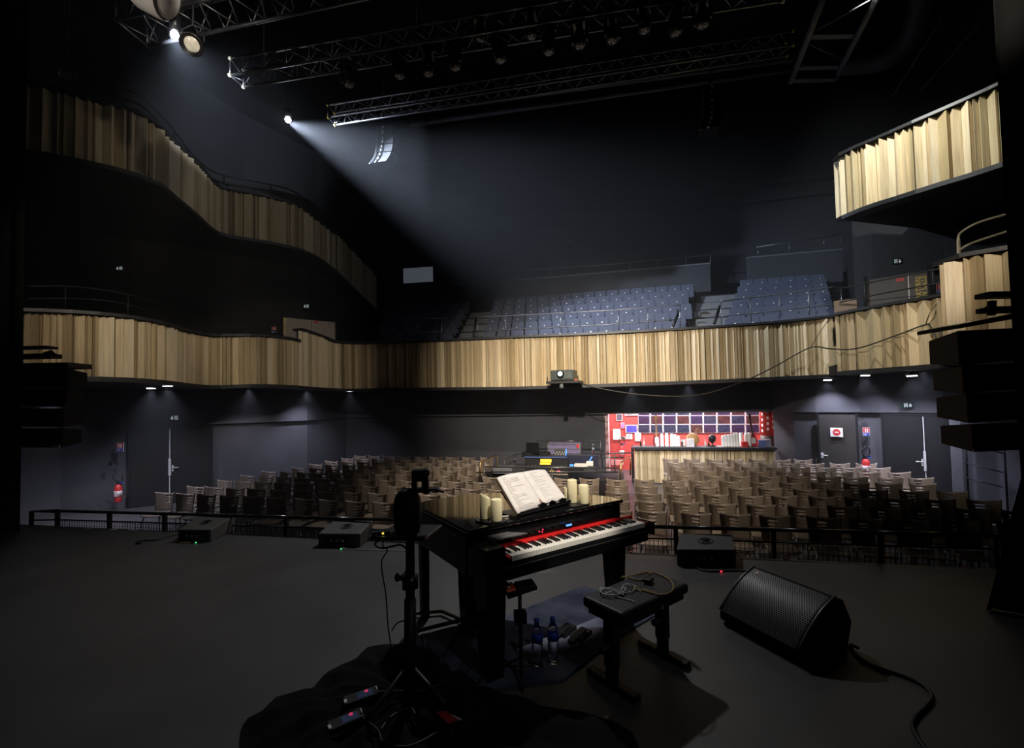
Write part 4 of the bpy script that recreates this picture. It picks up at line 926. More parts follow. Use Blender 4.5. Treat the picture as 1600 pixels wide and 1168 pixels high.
for a_ in (-.12, 1.2): p.slab(mb, a_, a_+.03, -.1, .35, .06, .09)
mb.build('bracket', M_metal, pj, world=True)
mb = MB(); p.slab(mb, 1.06, 1.18, -.06, .06, .0, .06); mb.build('orange_tag', M_orange, pj, world=True)
mb = MB(); cc = p.pt(.5, -.6, .05); mb.lathe([(0, -.07), (.05, -.05), (.07, 0), (.05, .06), (.03, .16)], cc, 14); mb.build('hanging_camera', mat('dome_grey', (.1, .11, .12), .3), pj, world=True)
cpts = [(905, 597, 12.55), (930, 605, 12.3), (990, 615, 12.0), (1060, 619, 11.7), (1110, 613, 11.6), (1170, 592, 11.5), (1215, 570, 11.4), (1266, 543, 11.2), (1300, 545, 10.4), (1340, 544, 9.9), (1400, 524, 9.35), (1446, 507, 8.95), (1455, 512, 8.8), (1474, 552, 8.4), (1480, 560, 8.2)]
mb = MB(); mb.tube([P(*q) for q in cr(cpts, 6)], .016, 6); cbl = mb.build('hanging_cable', mat('cable_dark', (.02, .018, .015), .5), label='long black cable draped across the right part of the balcony front', cat='cable')
for k, pts in enumerate(([(1446, 507, 8.95), (1452, 490, 8.85), (1464, 473, 8.75)], [(1450, 508, 8.9), (1460, 495, 8.8), (1466, 474, 8.75)], [(1266, 543, 11.2), (1280, 520, 11.1), (1294, 500, 11.1)])):
    mb = MB(); mb.tube([P(*q) for q in pts], .008, 5); mb.build('tie_cord', M_cable, cbl, world=True)

# ================================================================ PIANO AND WHAT IS ON IT
KL = G(800, 868, .74); KR = G(1008, 816, .74); kd = KR-KL; PA = math.atan2(kd.y, kd.x)
PX = Vector((math.cos(PA), math.sin(PA), 0)); PY = Vector((-math.sin(PA), math.cos(PA), 0)); PO = Vector((KL.x, KL.y, 0))
LZ = .887
pia = thing('digital_grand_piano', PO, 'glossy black small grand piano case holding a red keyboard', 'piano', rz=PA)
out = [(-.21, .20), (1.17, .20), (1.17, .34), (1.10, .50), (.95, .62), (.80, .72), (.70, .86), (.60, 1.0), (.45, 1.10), (.2, 1.16), (-.05, 1.16), (-.17, 1.10), (-.21, 1.0)]
mb = MB(); mb.prism([(x, y) for x, y in out], .60, LZ-.028); mb.build('case', M_casebk, pia, bevel=.012)
mb = MB(); mb.prism([(x*1.015, .185 if y < .22 else y*1.01) for x, y in out], LZ-.026, LZ); mb.build('lid', M_gloss, pia, bevel=.008, seg=3)
mb = MB(); mb.box((.49, .07, .655), (1.40, .24, .07)); mb.build('key_bed', M_casebk, pia, bevel=.006)
mb = MB(); mb.box((-.135, .08, .75), (.15, .22, .13)); mb.build('left_cheek', M_casebk, pia, bevel=.012)
mb = MB(); mb.box((1.26, .03, .70), (.02, .16, .10)); mb.build('right_cheek', M_gloss, pia, bevel=.006)
def leg(x, y, t, bt, z1=.62):
    mb = MB(); mb.hexa([Vector((x-bt, y-bt, 0)), Vector((x+bt, y-bt, 0)), Vector((x+bt, y+bt, 0)), Vector((x-bt, y+bt, 0)), Vector((x-t, y-t, z1)), Vector((x+t, y-t, z1)), Vector((x+t, y+t, z1)), Vector((x-t, y+t, z1))])
    mb.build('leg', M_casebk, pia, bevel=.006)
leg(.06, .70, .066, .05); leg(-.1, .10, .075, .055); leg(1.10, .22, .07, .048); leg(-.145, 1.06, .035, .03)
mb = MB(); mb.box((-.215, .35, .82), (.006, .02, .02)); mb.box((-.14, .163, .78), (.035, .006, .025)); mb.build('hinge', M_steel, pia)
# keyboard
kb = thing('stage_keyboard', PO+Vector((0, 0, .69)), 'red stage keyboard with white and black keys set into the black piano', 'keyboard', rz=PA)
mb = MB(); mb.box((.609, .172, .035), (1.29, .044, .07)); mb.box((-.012, .075, .036), (.02, .15, .022)); mb.box((1.230, .075, .036), (.02, .15, .022)); mb.build('red_case', M_red, kb, bevel=.01, seg=3)
mb = MB(); mb.box((.609, .075, .008), (1.22, .15, .016)); mb.build('key_tray', M_satin, kb)
KW = 1.218/52
wk = MB(); wk.box((KW/2, .074, .032), (KW-.0012, .148, .032)); k0 = wk.build('white_key', M_ivory, kb, bevel=.0012)
for i in range(1, 52):
    c = k0.copy(); C.objects.link(c); c.parent = kb; c.location = (i*KW, 0, 0)
bk0 = None
for i in range(52):
    if (i % 7) in (0, 2, 3, 5, 6) and i < 51:
        if bk0 is None:
            mb = MB(); mb.hexa([Vector((-.006, .05, .046)), Vector((.006, .05, .046)), Vector((.006, .148, .046)), Vector((-.006, .148, .046)), Vector((-.0045, .056, .060)), Vector((.0045, .056, .060)), Vector((.0045, .148, .060)), Vector((-.0045, .148, .060))])
            bk0 = mb.build('black_key', M_satin, kb, bevel=.001); bk0.location = ((i+1)*KW, 0, 0)
        else:
            c = bk0.copy(); C.objects.link(c); c.parent = kb; c.location = ((i+1)*KW, 0, 0)
mb = MB(); mb.box((.60, .165, .10), (.05, .006, .011)); mb.build('blue_display', M_led_blue, kb)
for k, (x, z) in enumerate(((.335, .10), (.365, .108), (.36, .092))):
    mb = MB(); mb.box((x, .166, z), (.007, .005, .007)); mb.build('red_light', M_led_red, kb)
# tablet lying on the left cheek
q = [G(x, y, .817) for x, y in ((756, 837), (777, 842.5), (822, 832), (776, 830))]
# sheet music book on a desk
ZB = LZ+.035
BL, BR = G(808, 803, ZB), G(887, 783.5, ZB); SB = G(848.5, 791, ZB)
lean = .16
TL = P(775.5, 747, BL.y+lean); TR = P(851.5, 735, BR.y+lean); ST = P(816, 738, SB.y+lean)
bkth = thing('music_book', (BL+BR)*.5, 'open book of handwritten music propped on the piano lid', 'book')
nb = (BR-BL).cross(TL-BL).normalized()
if nb.y > 0: nb = -nb
for nm, A0, A1, B0, B1, in (('left_page', BL, SB, TL, ST), ('right_page', SB, BR, ST, TR)):
    def pg(u, v, A0=A0, A1=A1, B0=B0, B1=B1, left=(nm == 'left_page')):
        a = A0.lerp(A1, u); t = B0.lerp(B1, u); s = u if left else 1-u
        return a.lerp(t, v)+nb*(.014*math.sin(math.pi*min(1, s*1.02)**.8)+.004), nb
    mb = MB(); mb.shell(pg, 14, 6, .008); mb.build(nm, M_paper, bkth, world=True)
    mb = MB(); rw = random.Random(5 if nm == 'left_page' else 9)
    nl = 19
    for i in range(nl):
        v = .08+.84*i/(nl-1)
        e = .16+.55*rw.random() if nm == 'left_page' else .25+.4*rw.random()
        s = .12 if nm == 'left_page' else .2
        while s < e:
            l_ = rw.uniform(.03, .1); pp = [pg(s, v)[0]+nb*.0055, pg(s+l_, v)[0]+nb*.0055, pg(s+l_, v+.008)[0]+nb*.0055, pg(s, v+.008)[0]+nb*.0055]
            mb.extr(pp, nb*.0004); s += l_+.015
    mb.build('handwriting', M_ink if nm == 'left_page' else mat('faint_ink', (.5, .46, .45), .9), bkth, world=True)
mb = MB(); mb.extr([BL-nb*.006, BR-nb*.006, TR-nb*.006, ST-nb*.006, TL-nb*.006], -nb*.012); mb.build('cover', mat('book_cover', (.25, .16, .12), .6), bkth, world=True)
md = thing('music_desk', (BL+BR)*.5-Vector((0, 0, ZB-LZ)), 'black folding music desk holding up the open book', 'music stand')
bx_ = (BR-BL).normalized(); fw_ = Vector((bx_.y, -bx_.x, 0))
mb = MB(); lo = BL.lerp(BR, .03)-nb*.02; hi = BL.lerp(BR, .97)-nb*.02; tt = TL.lerp(TR, .85)-TL; mb.extr([lo, hi, BR.lerp(TR, .7)-nb*.02, BL.lerp(TL, .7)-nb*.02], -nb*.014); mb.build('back_plate', M_satin, md, world=True)
mb = MB(); mb.extr([BL-nb*.02+Vector((0, 0, -.008)), BR-nb*.02+Vector((0, 0, -.008)), BR+nb*.05+Vector((0, 0, -.012)), BL+nb*.05+Vector((0, 0, -.012))], (0, 0, -.022)); mb.build('ledge', M_satin, md, world=True, bevel=.004)
for t in (.42, .6, .82):
    mb = MB(); q = BL.lerp(BR, t)+nb*.045; mb.box(q, (.07, .014, .02), math.atan2(bx_.y, bx_.x)); mb.tube([q-bx_*.05, q+Vector((0, 0, .014)), q+bx_*.05], .005, 6); mb.build('page_clip', M_chrome if t == .6 else M_gloss, md, world=True)
mb = MB(); q = (TL+TR)*.5-nb*.03; q2 = SB+Vector((0, .24, 0)); mb.cyl(BL.lerp(TL, .6).lerp(BR.lerp(TR, .6), .5)-nb*.03, Vector((q2.x, q2.y, LZ+.005)), .012, n=8); mb.build('prop_leg', M_satin, md, world=True)
mb = MB(); mb.prism([BL.xy.to_3d()+fw_*.03, BR.xy.to_3d()+fw_*.03, BR.xy.to_3d()-fw_*.2, BL.xy.to_3d()-fw_*.2], LZ, LZ+.016); mb.build('base_plate', M_satin, md, world=True)
# candles on black saucers
M_wick = mat('wick', (.05, .04, .03), .9)
def candle(x, yb, hpx, rad, label, slope=0):
    q = G(x, yb, LZ+.012); h = hpx*q.y/690; cn = thing('pillar_candle', q, label, 'candle', group='cream pillar candles on the piano')
    mb = MB(); mb.lathe([(rad*.96, 0), (rad, .005), (rad, h*.97), (rad*.9, h), (rad*.75, h-.004), (0, h-.01)], n=24)
    if slope:
        for i, p_ in enumerate(mb.v):
            if p_.z > h*.6: p_.z -= slope*(p_.x+rad)
    mb.build('wax', M_wax, cn)
    mb = MB(); mb.cyl((0, 0, h-.02-slope*rad), (.002, 0, h-.002-slope*rad), .0016, n=5); mb.build('wick', M_wick, cn)
    return q
a = candle(758.5, 809.5, 39, .036, 'tall cream candle with slanting rim, behind the shorter one left of the book', .55)
c = candle(776, 813, 33, .038, 'short cream candle at the front left of the open book')
d = candle(888, 783, 22, .034, 'shortest cream candle, half hidden by the right edge of the book')
e = candle(894.5, 784.5, 35, .037, 'tallest cream candle in the middle of three right of the book')
f = candle(912.5, 786, 28.5, .038, 'medium cream candle at the right end of the piano lid')
def saucer(name, pts, label):
    mb = MB(); mb.prism([(p_.x, p_.y) for p_ in pts], LZ+.0005, LZ+.011); mb.build(name, M_satin, label=label, cat='tray', bevel=.003)
def ring(c0, rx, ry, ang, n=24): return [c0+Vector((rx*math.cos(t)*math.cos(ang)-ry*math.sin(t)*math.sin(ang), rx*math.cos(t)*math.sin(ang)+ry*math.sin(t)*math.cos(ang), 0)) for t in [2*math.pi*i/n for i in range(n)]]
saucer('candle_tray', ring((a+c)*.5, .11, .07, PA-.9), 'black tray under the two left candles')
saucer('candle_tray', ring((e+f)*.5+PX*-.02, .12, .075, PA), 'black tray under the three right candles')
q = G(904.5, 789.5, LZ); mb = MB(); mb.box(q+Vector((0, 0, .004)), (.06, .035, .008), PA-.5); mb.build('matchbox', mat('tan_card', (.5, .33, .22), .7), label='small tan matchbox on the lid before the right candles', cat='matchbox')
q = G(790, 808, LZ); mb = MB(); mb.cyl(q+Vector((-.05, -.01, .006)), q+Vector((.05, .02, .006)), .0055, n=6); mb.build('pencil', mat('pencil_pale', (.6, .55, .45), .5), label='pale pencil on the lid beside the left candles', cat='pencil')
tq = [G(x, y, .823) for x, y in ((756, 836), (777, 841.5), (824, 832), (777, 829.5))]
mb = MB(); mb.prism([(p_.x, p_.y) for p_ in tq], .8165, .823); mb.build('tablet', mat('tablet_grey', (.16, .15, .15), .25), label='flat grey tablet lying above the left end of the keyboard', cat='tablet')
# red drum pad on a clamp stand
q = G(812, 922, .52)
dp_ = thing('percussion_pad', Vector((q.x, q.y, 0)), 'red and black percussion pad unit on a stand under the piano', 'percussion pad', rz=R(12))
mt = Matrix.Rotation(R(-9), 3, 'Y')
def T(x, y, z): return mt @ Vector((x, y, z))+Vector((0, 0, .54))
mb = MB(); mb.hexa([T(-.09, -.055, -.03), T(.10, -.055, -.02), T(.10, .06, -.02), T(-.09, .06, -.03), T(-.09, -.055, .012), T(.10, -.055, .004), T(.10, .06, .004), T(-.09, .06, .012)]); mb.build('case', M_satin, dp_, bevel=.006)
mb = MB(); mb.hexa([T(-.092, -.057, .012), T(-.03, -.057, .011), T(-.03, .062, .011), T(-.092, .062, .012), T(-.088, -.05, .026), T(-.035, -.05, .023), T(-.035, .055, .023), T(-.088, .055, .026)]); mb.build('red_panel', M_orange, dp_, bevel=.004)
mb = MB(); mb.hexa([T(-.022, -.05, .008), T(.096, -.05, .004), T(.096, .055, .004), T(-.022, .055, .008), T(-.02, -.047, .02), T(.092, -.047, .012), T(.092, .052, .012), T(-.02, .052, .02)]); mb.build('pad', M_rubber, dp_, bevel=.004)
for j in range(3):
    mb = MB(); mb.cyl(T(-.07+.012*(j % 2), -.03+.035*j, .024), T(-.07+.012*(j % 2), -.03+.035*j, .036), .008, n=10); mb.build('knob', M_gloss if j else M_steel, dp_)
mb = MB(); mb.cyl((0, 0, 0.0), (0, 0, .51), .012, n=8); mb.box((0, 0, .36), (.07, .06, .07)); mb.build('stand', M_metal, dp_)
for k in range(3):
    a_ = R(120*k+20); mb = MB(); mb.cyl((0, 0, .12), (.16*math.cos(a_), .16*math.sin(a_), .008), .008, n=6); mb.build('leg', M_metal, dp_)
# pedals
for k, (x, y) in enumerate(((884, 985), (908, 992))):
    q = G(x, y, .02); pd = thing('foot_pedal', Vector((q.x, q.y, 0)), 'sustain pedal on the rug behind the bottles, %s one' % ('left' if k == 0 else 'right'), 'pedal', rz=R(-40))
    mb = MB(); mb.box((0, 0, .02), (.09, .16, .04)); mb.build('base', M_satin, pd, bevel=.005)
    mb = MB(); mb.hexa([Vector((-.025, -.14, .03)), Vector((.025, -.14, .03)), Vector((.025, .05, .045)), Vector((-.025, .05, .045)), Vector((-.025, -.14, .04)), Vector((.025, -.14, .04)), Vector((.025, .05, .055)), Vector((-.025, .05, .055))]); mb.build('treadle', mat('pedal_metal', (.10, .10, .10), .25, metal=.9), pd, bevel=.003)
# rug
M_rug = mat('rug_blue', (.03, .055, .13), .95, var=.5, scale=3.5, col2=(.16, .17, .24), bump=.3)
ro = [G(x, y, .008) for x, y in ((650, 1000), (700, 983), (775, 968), (912, 914), (1030, 957), (960, 998), (880, 1060), (760, 1075), (660, 1050))]
mb = MB(); mb.prism([(p_.x, p_.y) for p_ in ro], .001, .010); rug = mb.build('rug', M_rug, label='worn blue patterned rug under the piano and bench', cat='rug')
# bench
bA = G(902, 925, .5); bL = G(912, 929, .5)
BCN = (G(902, 930, .5)+G(980, 955, .5)+G(1080, 908, .5)+G(1010, 892, .5))*.25
bd = (G(1080, 908, .5)-G(980, 955, .5)); BA = math.atan2(bd.y, bd.x)
bn = thing('piano_bench', Vector((BCN.x, BCN.y, 0)), 'black padded piano bench with cables on its seat', 'bench', rz=BA)
mb = MB(); mb.box((0, 0, .465), (.66, .31, .065)); mb.build('seat_cushion', M_leather, bn, bevel=.022, seg=3)
mb = MB(); mb.box((0, 0, .415), (.6, .26, .035)); mb.build('seat_frame', M_metal, bn)
for sx in (-1, 1):
    mb = MB(); mb.box((sx*.25, 0, .23), (.05, .06, .40)); mb.build('leg', M_metal, bn, bevel=.004)
    mb = MB(); mb.box((sx*.25, 0, .26), (.062, .072, .28)); mb.build('leg_sleeve', M_satin, bn, bevel=.004)
    mb = MB(); mb.box((sx*.25, 0, .02), (.06, .36, .04)); mb.build('foot', M_metal, bn, bevel=.006)
    mb = MB(); mb.cyl((sx*.25-.03, 0, .24), (sx*.25-.09, 0, .24), .022, n=12); mb.build('knob', M_rubber, bn)
    mb = MB(); mb.tube([(sx*.25, 0, .40), (sx*.1, 0, .405)], .014, 6); mb.build('brace', M_metal, bn)
# cables on the bench
SZ = .503
def gz(pts, z): return [G(x, y, z) for x, y in pts]
yc = [(970, 902), (990, 898), (1012, 893), (1030, 897), (1047, 906), (1052, 918), (1044, 926), (1028, 928), (1005, 922), (985, 920)]
pp = [Vector(q) for q in cr([tuple(q) for q in gz(yc, SZ)], 5)]
mb = MB(); mb.tube(pp, .0045, 6); oc = mb.build('tan_cable', M_cabley, label='tan cable looped over the bench seat', cat='cable')
mb = MB(); mb.tube([Vector(q) for q in cr([tuple(q) for q in gz([(973, 900), (985, 903), (1000, 906), (1014, 901)], SZ)], 5)], .005, 6); mb.lathe([(0, 0), (.012, .005), (.008, .02), (0, .022)], G(1016, 899, SZ), 10); mb.build('plug', M_cabley, oc, world=True)
mb = MB(); mb.tube([Vector(q) for q in cr([tuple(q) for q in [*gz([(993, 914)], SZ), *gz([(1001, 925)], SZ), G(1008, 938, .46), G(1016, 948, .42)]], 5)], .0045, 6); mb.build('loose_end', mat('cable_brown', (.3, .2, .1), .6), oc, world=True)
mb = MB(); mb.tube([Vector(q) for q in cr([tuple(q) for q in [*gz([(1005, 920), (1022, 925)], SZ), G(1032, 935, .47), G(1036, 946, .42), G(1034, 952, .40)]], 5)], .0045, 6); mb.build('loose_end', M_cabley, oc, world=True)
rw = random.Random(4); wp = []
for i in range(22):
    t = i*1.15; wp.append(G(958+22*math.cos(t)*(.6+.4*rw.random()), 924+7*math.sin(t*1.3)*(.6+.4*rw.random()), SZ+.001+.0006*i))
wp += [G(975, 913, SZ+.012), G(990, 914, SZ+.006), G(990, 922, SZ+.004), G(975, 926, SZ+.004), G(960, 930, SZ+.002), G(985, 937, SZ+.001), G(992, 941, SZ)]
mb = MB(); mb.tube([Vector(q) for q in cr([tuple(q) for q in wp], 5)], .0035, 6); mb.build('white_cable', M_cablew, label='tangled white earphone cable on the left of the bench seat', cat='cable')
q = G(1013, 908, SZ); mb = MB(); mb.box(q+Vector((0, 0, .012)), (.07, .05, .024), BA+.3); mb.build('belt_pack', M_satin, label='small black pack lying on the bench seat', cat='pack', bevel=.004)
# bottles
def bottle(x, y, label, s=1.0):
    q = G(x, y, .011); b_ = thing('water_bottle', q, label, 'bottle', group='water bottles beside the bench'); H_ = .285*s
    mb = MB(); pr = [(0.0, .004), (.026, 0), (.033, .008)]
    for k in range(8): pr += [(.034, .015+.016*k), (.0325, .023+.016*k)]
    pr += [(.0345, .15), (.0345, .20), (.03, .225), (.014, .25), (.0135, .262)]
    mb.lathe([(r_*1.05, z*s) for r_, z in pr], n=24); mb.build('bottle_body', M_glass, b_)
    mb = MB(); mb.lathe([(.0368, .145*s), (.0368, .20*s)], n=24); mb.build('label_band', M_lblue, b_)
    mb = MB(); mb.lathe([(.0165, .258*s), (.0165, H_), (0, H_)], n=18); mb.build('cap', M_blue, b_)
bottle(840, 1037, 'blue capped water bottle beside the bench, left of the pair')
bottle(865, 1034, 'blue capped water bottle beside the bench, right of the pair')

# ================================================================ STAND WITH ROUND DEVICE
SP = G(641, 1128, 0)
sd = thing('equipment_stand', SP, 'tall black pole stand with a tray, left of the piano', 'stand')
S_ = lambda x, y: P(x, y, SP.y)
mb = MB(); mb.cyl(SP+Vector((0, 0, .02)), S_(641, 935), .032, n=14); mb.build('lower_pole', M_metal, sd, world=True)
mb = MB(); mb.cyl(S_(641, 938), S_(641, 830), .024, n=14); mb.build('upper_pole', M_metal, sd, world=True)
mb = MB(); mb.cyl(S_(641, 918), S_(641, 898), .043, n=14); mb.cyl(S_(641, 908), S_(626, 902), .014, n=8); mb.build('clamp_collar', M_satin, sd, world=True)
for k in range(3):
    a_ = R(100+120*k); mb = MB(); mb.cyl(SP+Vector((0, 0, .3)), SP+Vector((.38*math.cos(a_), .38*math.sin(a_), .012)), .014, n=8); mb.build('leg', M_metal, sd, world=True)
tz = S_(641, 830).z
mb = MB(); tp = [S_(592, 829), S_(640, 838), S_(690, 832), S_(660, 824), S_(615, 822)]
tp = [SP+Vector(v_) for v_ in ((-.17, -.10, 0), (.12, -.14, 0), (.17, .10, 0), (-.10, .14, 0))]
mb.prism([(p_.x, p_.y) for p_ in tp], tz-.012, tz+.006); mb.build('tray', M_satin, sd, world=True, bevel=.004)
hd = thing('rounded_speaker', SP+Vector((0, 0, tz+.006)), 'round black egg-shaped device on the stand tray, dark against the chairs', 'speaker', rz=.2)
hp = (829-765)*SP.y/690
mb = MB(); mb.lathe([(.045, 0), (.062, .004), (.070, .02), (.0755, hp*.35), (.0755, hp*.55), (.068, hp*.78), (.05, hp*.93), (.03, hp*.985), (0, hp)], n=28); mb.build('shell', mat('device_black', (.004, .004, .0045), .6, spec=.2), hd)
mb = MB(); mb.tube([(.0765*math.cos(t), .0765*math.sin(t), hp*.45) for t in [2*math.pi*i/24 for i in range(24)]], .002, 5, closed=True); mb.build('seam', M_rubber, hd)
hb = thing('camera_head', P(655, 768, SP.y+.05), 'small black camera on a bracket with a silver arm above the round device', 'camera')
V_ = lambda x, y, d=0.0: P(x, y, SP.y+.05+d)
mb = MB(); pq = Panel(643, 670, 733, 752, SP.y+.05); pq.slab(mb, 0, 1, 0, 1, -.05, 0.02); mb.build('body', M_satin, hb, world=True, bevel=.012)
mb = MB(); mb.cyl(V_(665, 739, -.03), V_(665, 739, .06), .022, n=16); mb.build('lens_barrel', M_satin, hb, world=True)
mb = MB(); p1 = Panel(643, 652, 752, 764, SP.y+.05); p1.slab(mb, 0, 1, 0, 1, -.03, .01); p2 = Panel(659, 670, 750, 764, SP.y+.05); p2.slab(mb, 0, 1, 0, 1, -.03, .01); p3 = Panel(643, 686, 762, 769, SP.y+.05); p3.slab(mb, 0, 1, 0, 1, -.04, .02); mb.build('bracket', M_satin, hb, world=True, bevel=.004)
mb = MB(); mb.tube([V_(630, 763, -.02), V_(645, 763.5, -.03), V_(655, 764, -.03), V_(664, 771, -.03), V_(684, 766, -.03)], .0055, 8); mb.build('silver_arm', M_chrome, hb, world=True)
mb = MB(); mb.cyl(V_(684, 766, -.03), V_(694, 768, -.03), .006, n=8); mb.build('arm_tip', M_rubber, hb, world=True)
mb = MB(); mb.cyl(V_(648, 769), V_(646, 776), .014, n=10); mb.build('mount', M_metal, hb, world=True)
mb = MB(); q = SP+Vector((-.13, -.05, tz+.012)); mb.box(q, (.09, .06, .02), .3); jb = mb.build('junction_box', M_satin, label='small black box with a yellow light on the stand tray', cat='junction box')
mb = MB(); mb.box(q+Vector((.02, -.028, .004)), (.008, .01, .008)); mb.build('indicator_light', mat('led_yellow', (.8, .7, .1), .4, emit=(1, .8, .1), es=1), jb, world=True)
mb = MB()
for i in range(6): mb.box(q+Vector((-.045+.007*i, -.035, -.004)), (.003, .01, .012))
mb.build('connector_pin', M_steel, jb, world=True)
for k, (pts, lb) in enumerate(((( (600, 838), (598, 852), (605, 860), (596, 880), (603, 930), (606, 975), (611, 1010)), 'thin black cable hanging left of the pole stand'),
                             (((594, 842), (586, 850), (598, 856), (625, 851), (636, 858)), 'looped black cable under the stand tray'),
                             (((612, 985), (622, 972), (640, 968)), 'short cable curving from the cable tail to the pole'),
                             (((636, 860), (638, 880), (632, 895), (622, 902)), 'short cable with a black plug beside the pole'))):
    mb = MB(); mb.tube([Vector(q) for q in cr([tuple(P(x, y, SP.y-.03)) for x, y in pts], 6)], .0035 if k != 1 else .005, 6)
    o = mb.build('stand_cable', M_cable, label=lb, cat='cable')
    if k == 3: mb = MB(); mb.lathe([(0, -.02), (.014, -.01), (.016, .01), (.008, .025), (0, .03)], P(621, 903, SP.y-.03), 10); mb.build('plug', M_rubber, o, world=True)
# square floor frame under the tail
fr = [G(x, y, .03) for x, y in ((652, 985), (722, 968), (690, 954), (645, 958))]
mb = MB(); mb.tube(fr, .016, 6, closed=True); mb.build('floor_frame', mat('frame_bronze', (.05, .04, .02), .4), label='low black square base frame on the floor by the tail of the piano', cat='frame')
for k, pts in enumerate((((748, 930), (735, 960), (700, 1010), (690, 1050)), ((752, 965), (735, 1010), (715, 1055)), ((768, 960), (750, 1020), (720, 1060)), ((660, 990), (664, 1030), (660, 1060)), ((672, 990), (672, 1040), (690, 1075), (740, 1070), (755, 1055)))):
    mb = MB(); mb.tube([Vector(q) for q in cr([tuple(G(x, y, .018+.003*k)) for x, y in pts], 6)], .005, 6); mb.build('floor_cable', M_cable, label='black cable lying across the rug left of the piano, %s of five' % ORD[k+1], cat='cable')

# ================================================================ FLOOR MONITORS
M_grille = mat('monitor_black', (.014, .014, .015), .5)
A0 = Vector((1.52, 3.37, 0)); ax = Vector((.385, -.923, 0)); nx = Vector((.923, .385, 0)); WL_ = .62
wm = thing('floor_monitor', A0+ax*.31+nx*.25, 'large black wedge monitor speaker with honeycomb grille on the right of the stage', 'speaker')
def W(t, d, z): return A0+ax*t+nx*d+Vector((0, 0, z))
pcur = cr([(0, .085), (.10, .185), (.23, .28), (.37, .345)], 4)
prof = [(0, .03)]+pcur+[(.44, .33), (.52, .17), (.46, 0), (.05, 0)]
mb = MB(); mb.extr([W(0, d, z) for d, z in prof], ax*WL_); mb.build('cabinet', mat('wedge_black', (.005, .005, .005), .7, spec=.12), wm, world=True, bevel=.012)
gpr = pcur
Sg = [0]
for i in range(len(gpr)-1): Sg.append(Sg[-1]+math.hypot(gpr[i+1][0]-gpr[i][0], gpr[i+1][1]-gpr[i][1]))
def gq(v):
    s = v*Sg[-1]; i = 0
    while i < len(gpr)-2 and Sg[i+1] < s: i += 1
    t = (s-Sg[i])/(Sg[i+1]-Sg[i]); return gpr[i][0]+(gpr[i+1][0]-gpr[i][0])*t, gpr[i][1]+(gpr[i+1][1]-gpr[i][1])*t
# honeycomb grille: rings of hexagonal wire
def gpt(t, v, lift):
    d, z = gq(v); nn = (nx*-.62+Vector((0, 0, .78))); return W(t, d, z)+nn*lift
mb = MB(); px_ = .0165; ny = int(Sg[-1]/(px_*.866)); nxn = int((WL_-.05)/px_)
hexw = .0085
for j in range(ny):
    for i in range(nxn):
        t = .03+px_*(i+(.5 if j % 2 else 0)); s = (j+.5)*px_*.866
        if t > WL_-.03: continue
        inn = []; o_ = []
        for k in range(6):
            a_ = R(60*k+30); rI, rO = .0066, .0096
            inn.append(gpt(t+rI*math.cos(a_), min(1, max(0, (s+rI*math.sin(a_))/Sg[-1])), .016)); o_.append(gpt(t+rO*math.cos(a_), min(1, max(0, (s+rO*math.sin(a_))/Sg[-1])), .016))
        mb.add(inn+o_, [(k, (k+1) % 6, 6+(k+1) % 6, 6+k) for k in range(6)])
mb.build('honeycomb_grille', mat('grille_grey', (.035, .037, .04), .4, spec=.6), wm, world=True)
for t in (.0, WL_-.022):
    mb = MB(); mb.tube([W(t+.011, *gq(v/10))+Vector((0, 0, .012)) for v in range(11)], .012, 8); mb.build('grille_edge', mat('edge_grey', (.05, .055, .06), .3), wm, world=True)
mb = MB(); q = [gpt(.06, .86, .018), gpt(.10, .86, .018), gpt(.08, .95, .018)]; mb.extr(q, Vector((0, 0, .002))); mb.build('logo_plate', mat('logo_tan', (.4, .25, .12), .5), wm, world=True)
q = W(WL_+.004, .40, .05); mb = MB(); mb.cyl(q, q+ax*.06, .012, n=10); mb.build('plug', M_redp, wm, world=True)
mb = MB(); mb.cyl(q+Vector((.05, 0, 0)), q+ax*.05+Vector((.05, 0, 0)), .01, n=10); mb.build('connector', M_orange, wm, world=True)
cp = [G(x, y, .011) for x, y in ((1316, 1000), (1330, 1012), (1345, 1028), (1370, 1042), (1405, 1053), (1440, 1068), (1456, 1086), (1448, 1102), (1430, 1120), (1426, 1135), (1436, 1155), (1452, 1180), (1470, 1230))]
mb = MB(); mb.tube([Vector(q) for q in cr([tuple(q) for q in cp], 6)], .010, 8); mb.build('speaker_cable', M_cable, label='thick black cable snaking from the wedge monitor across the stage floor', cat='cable')
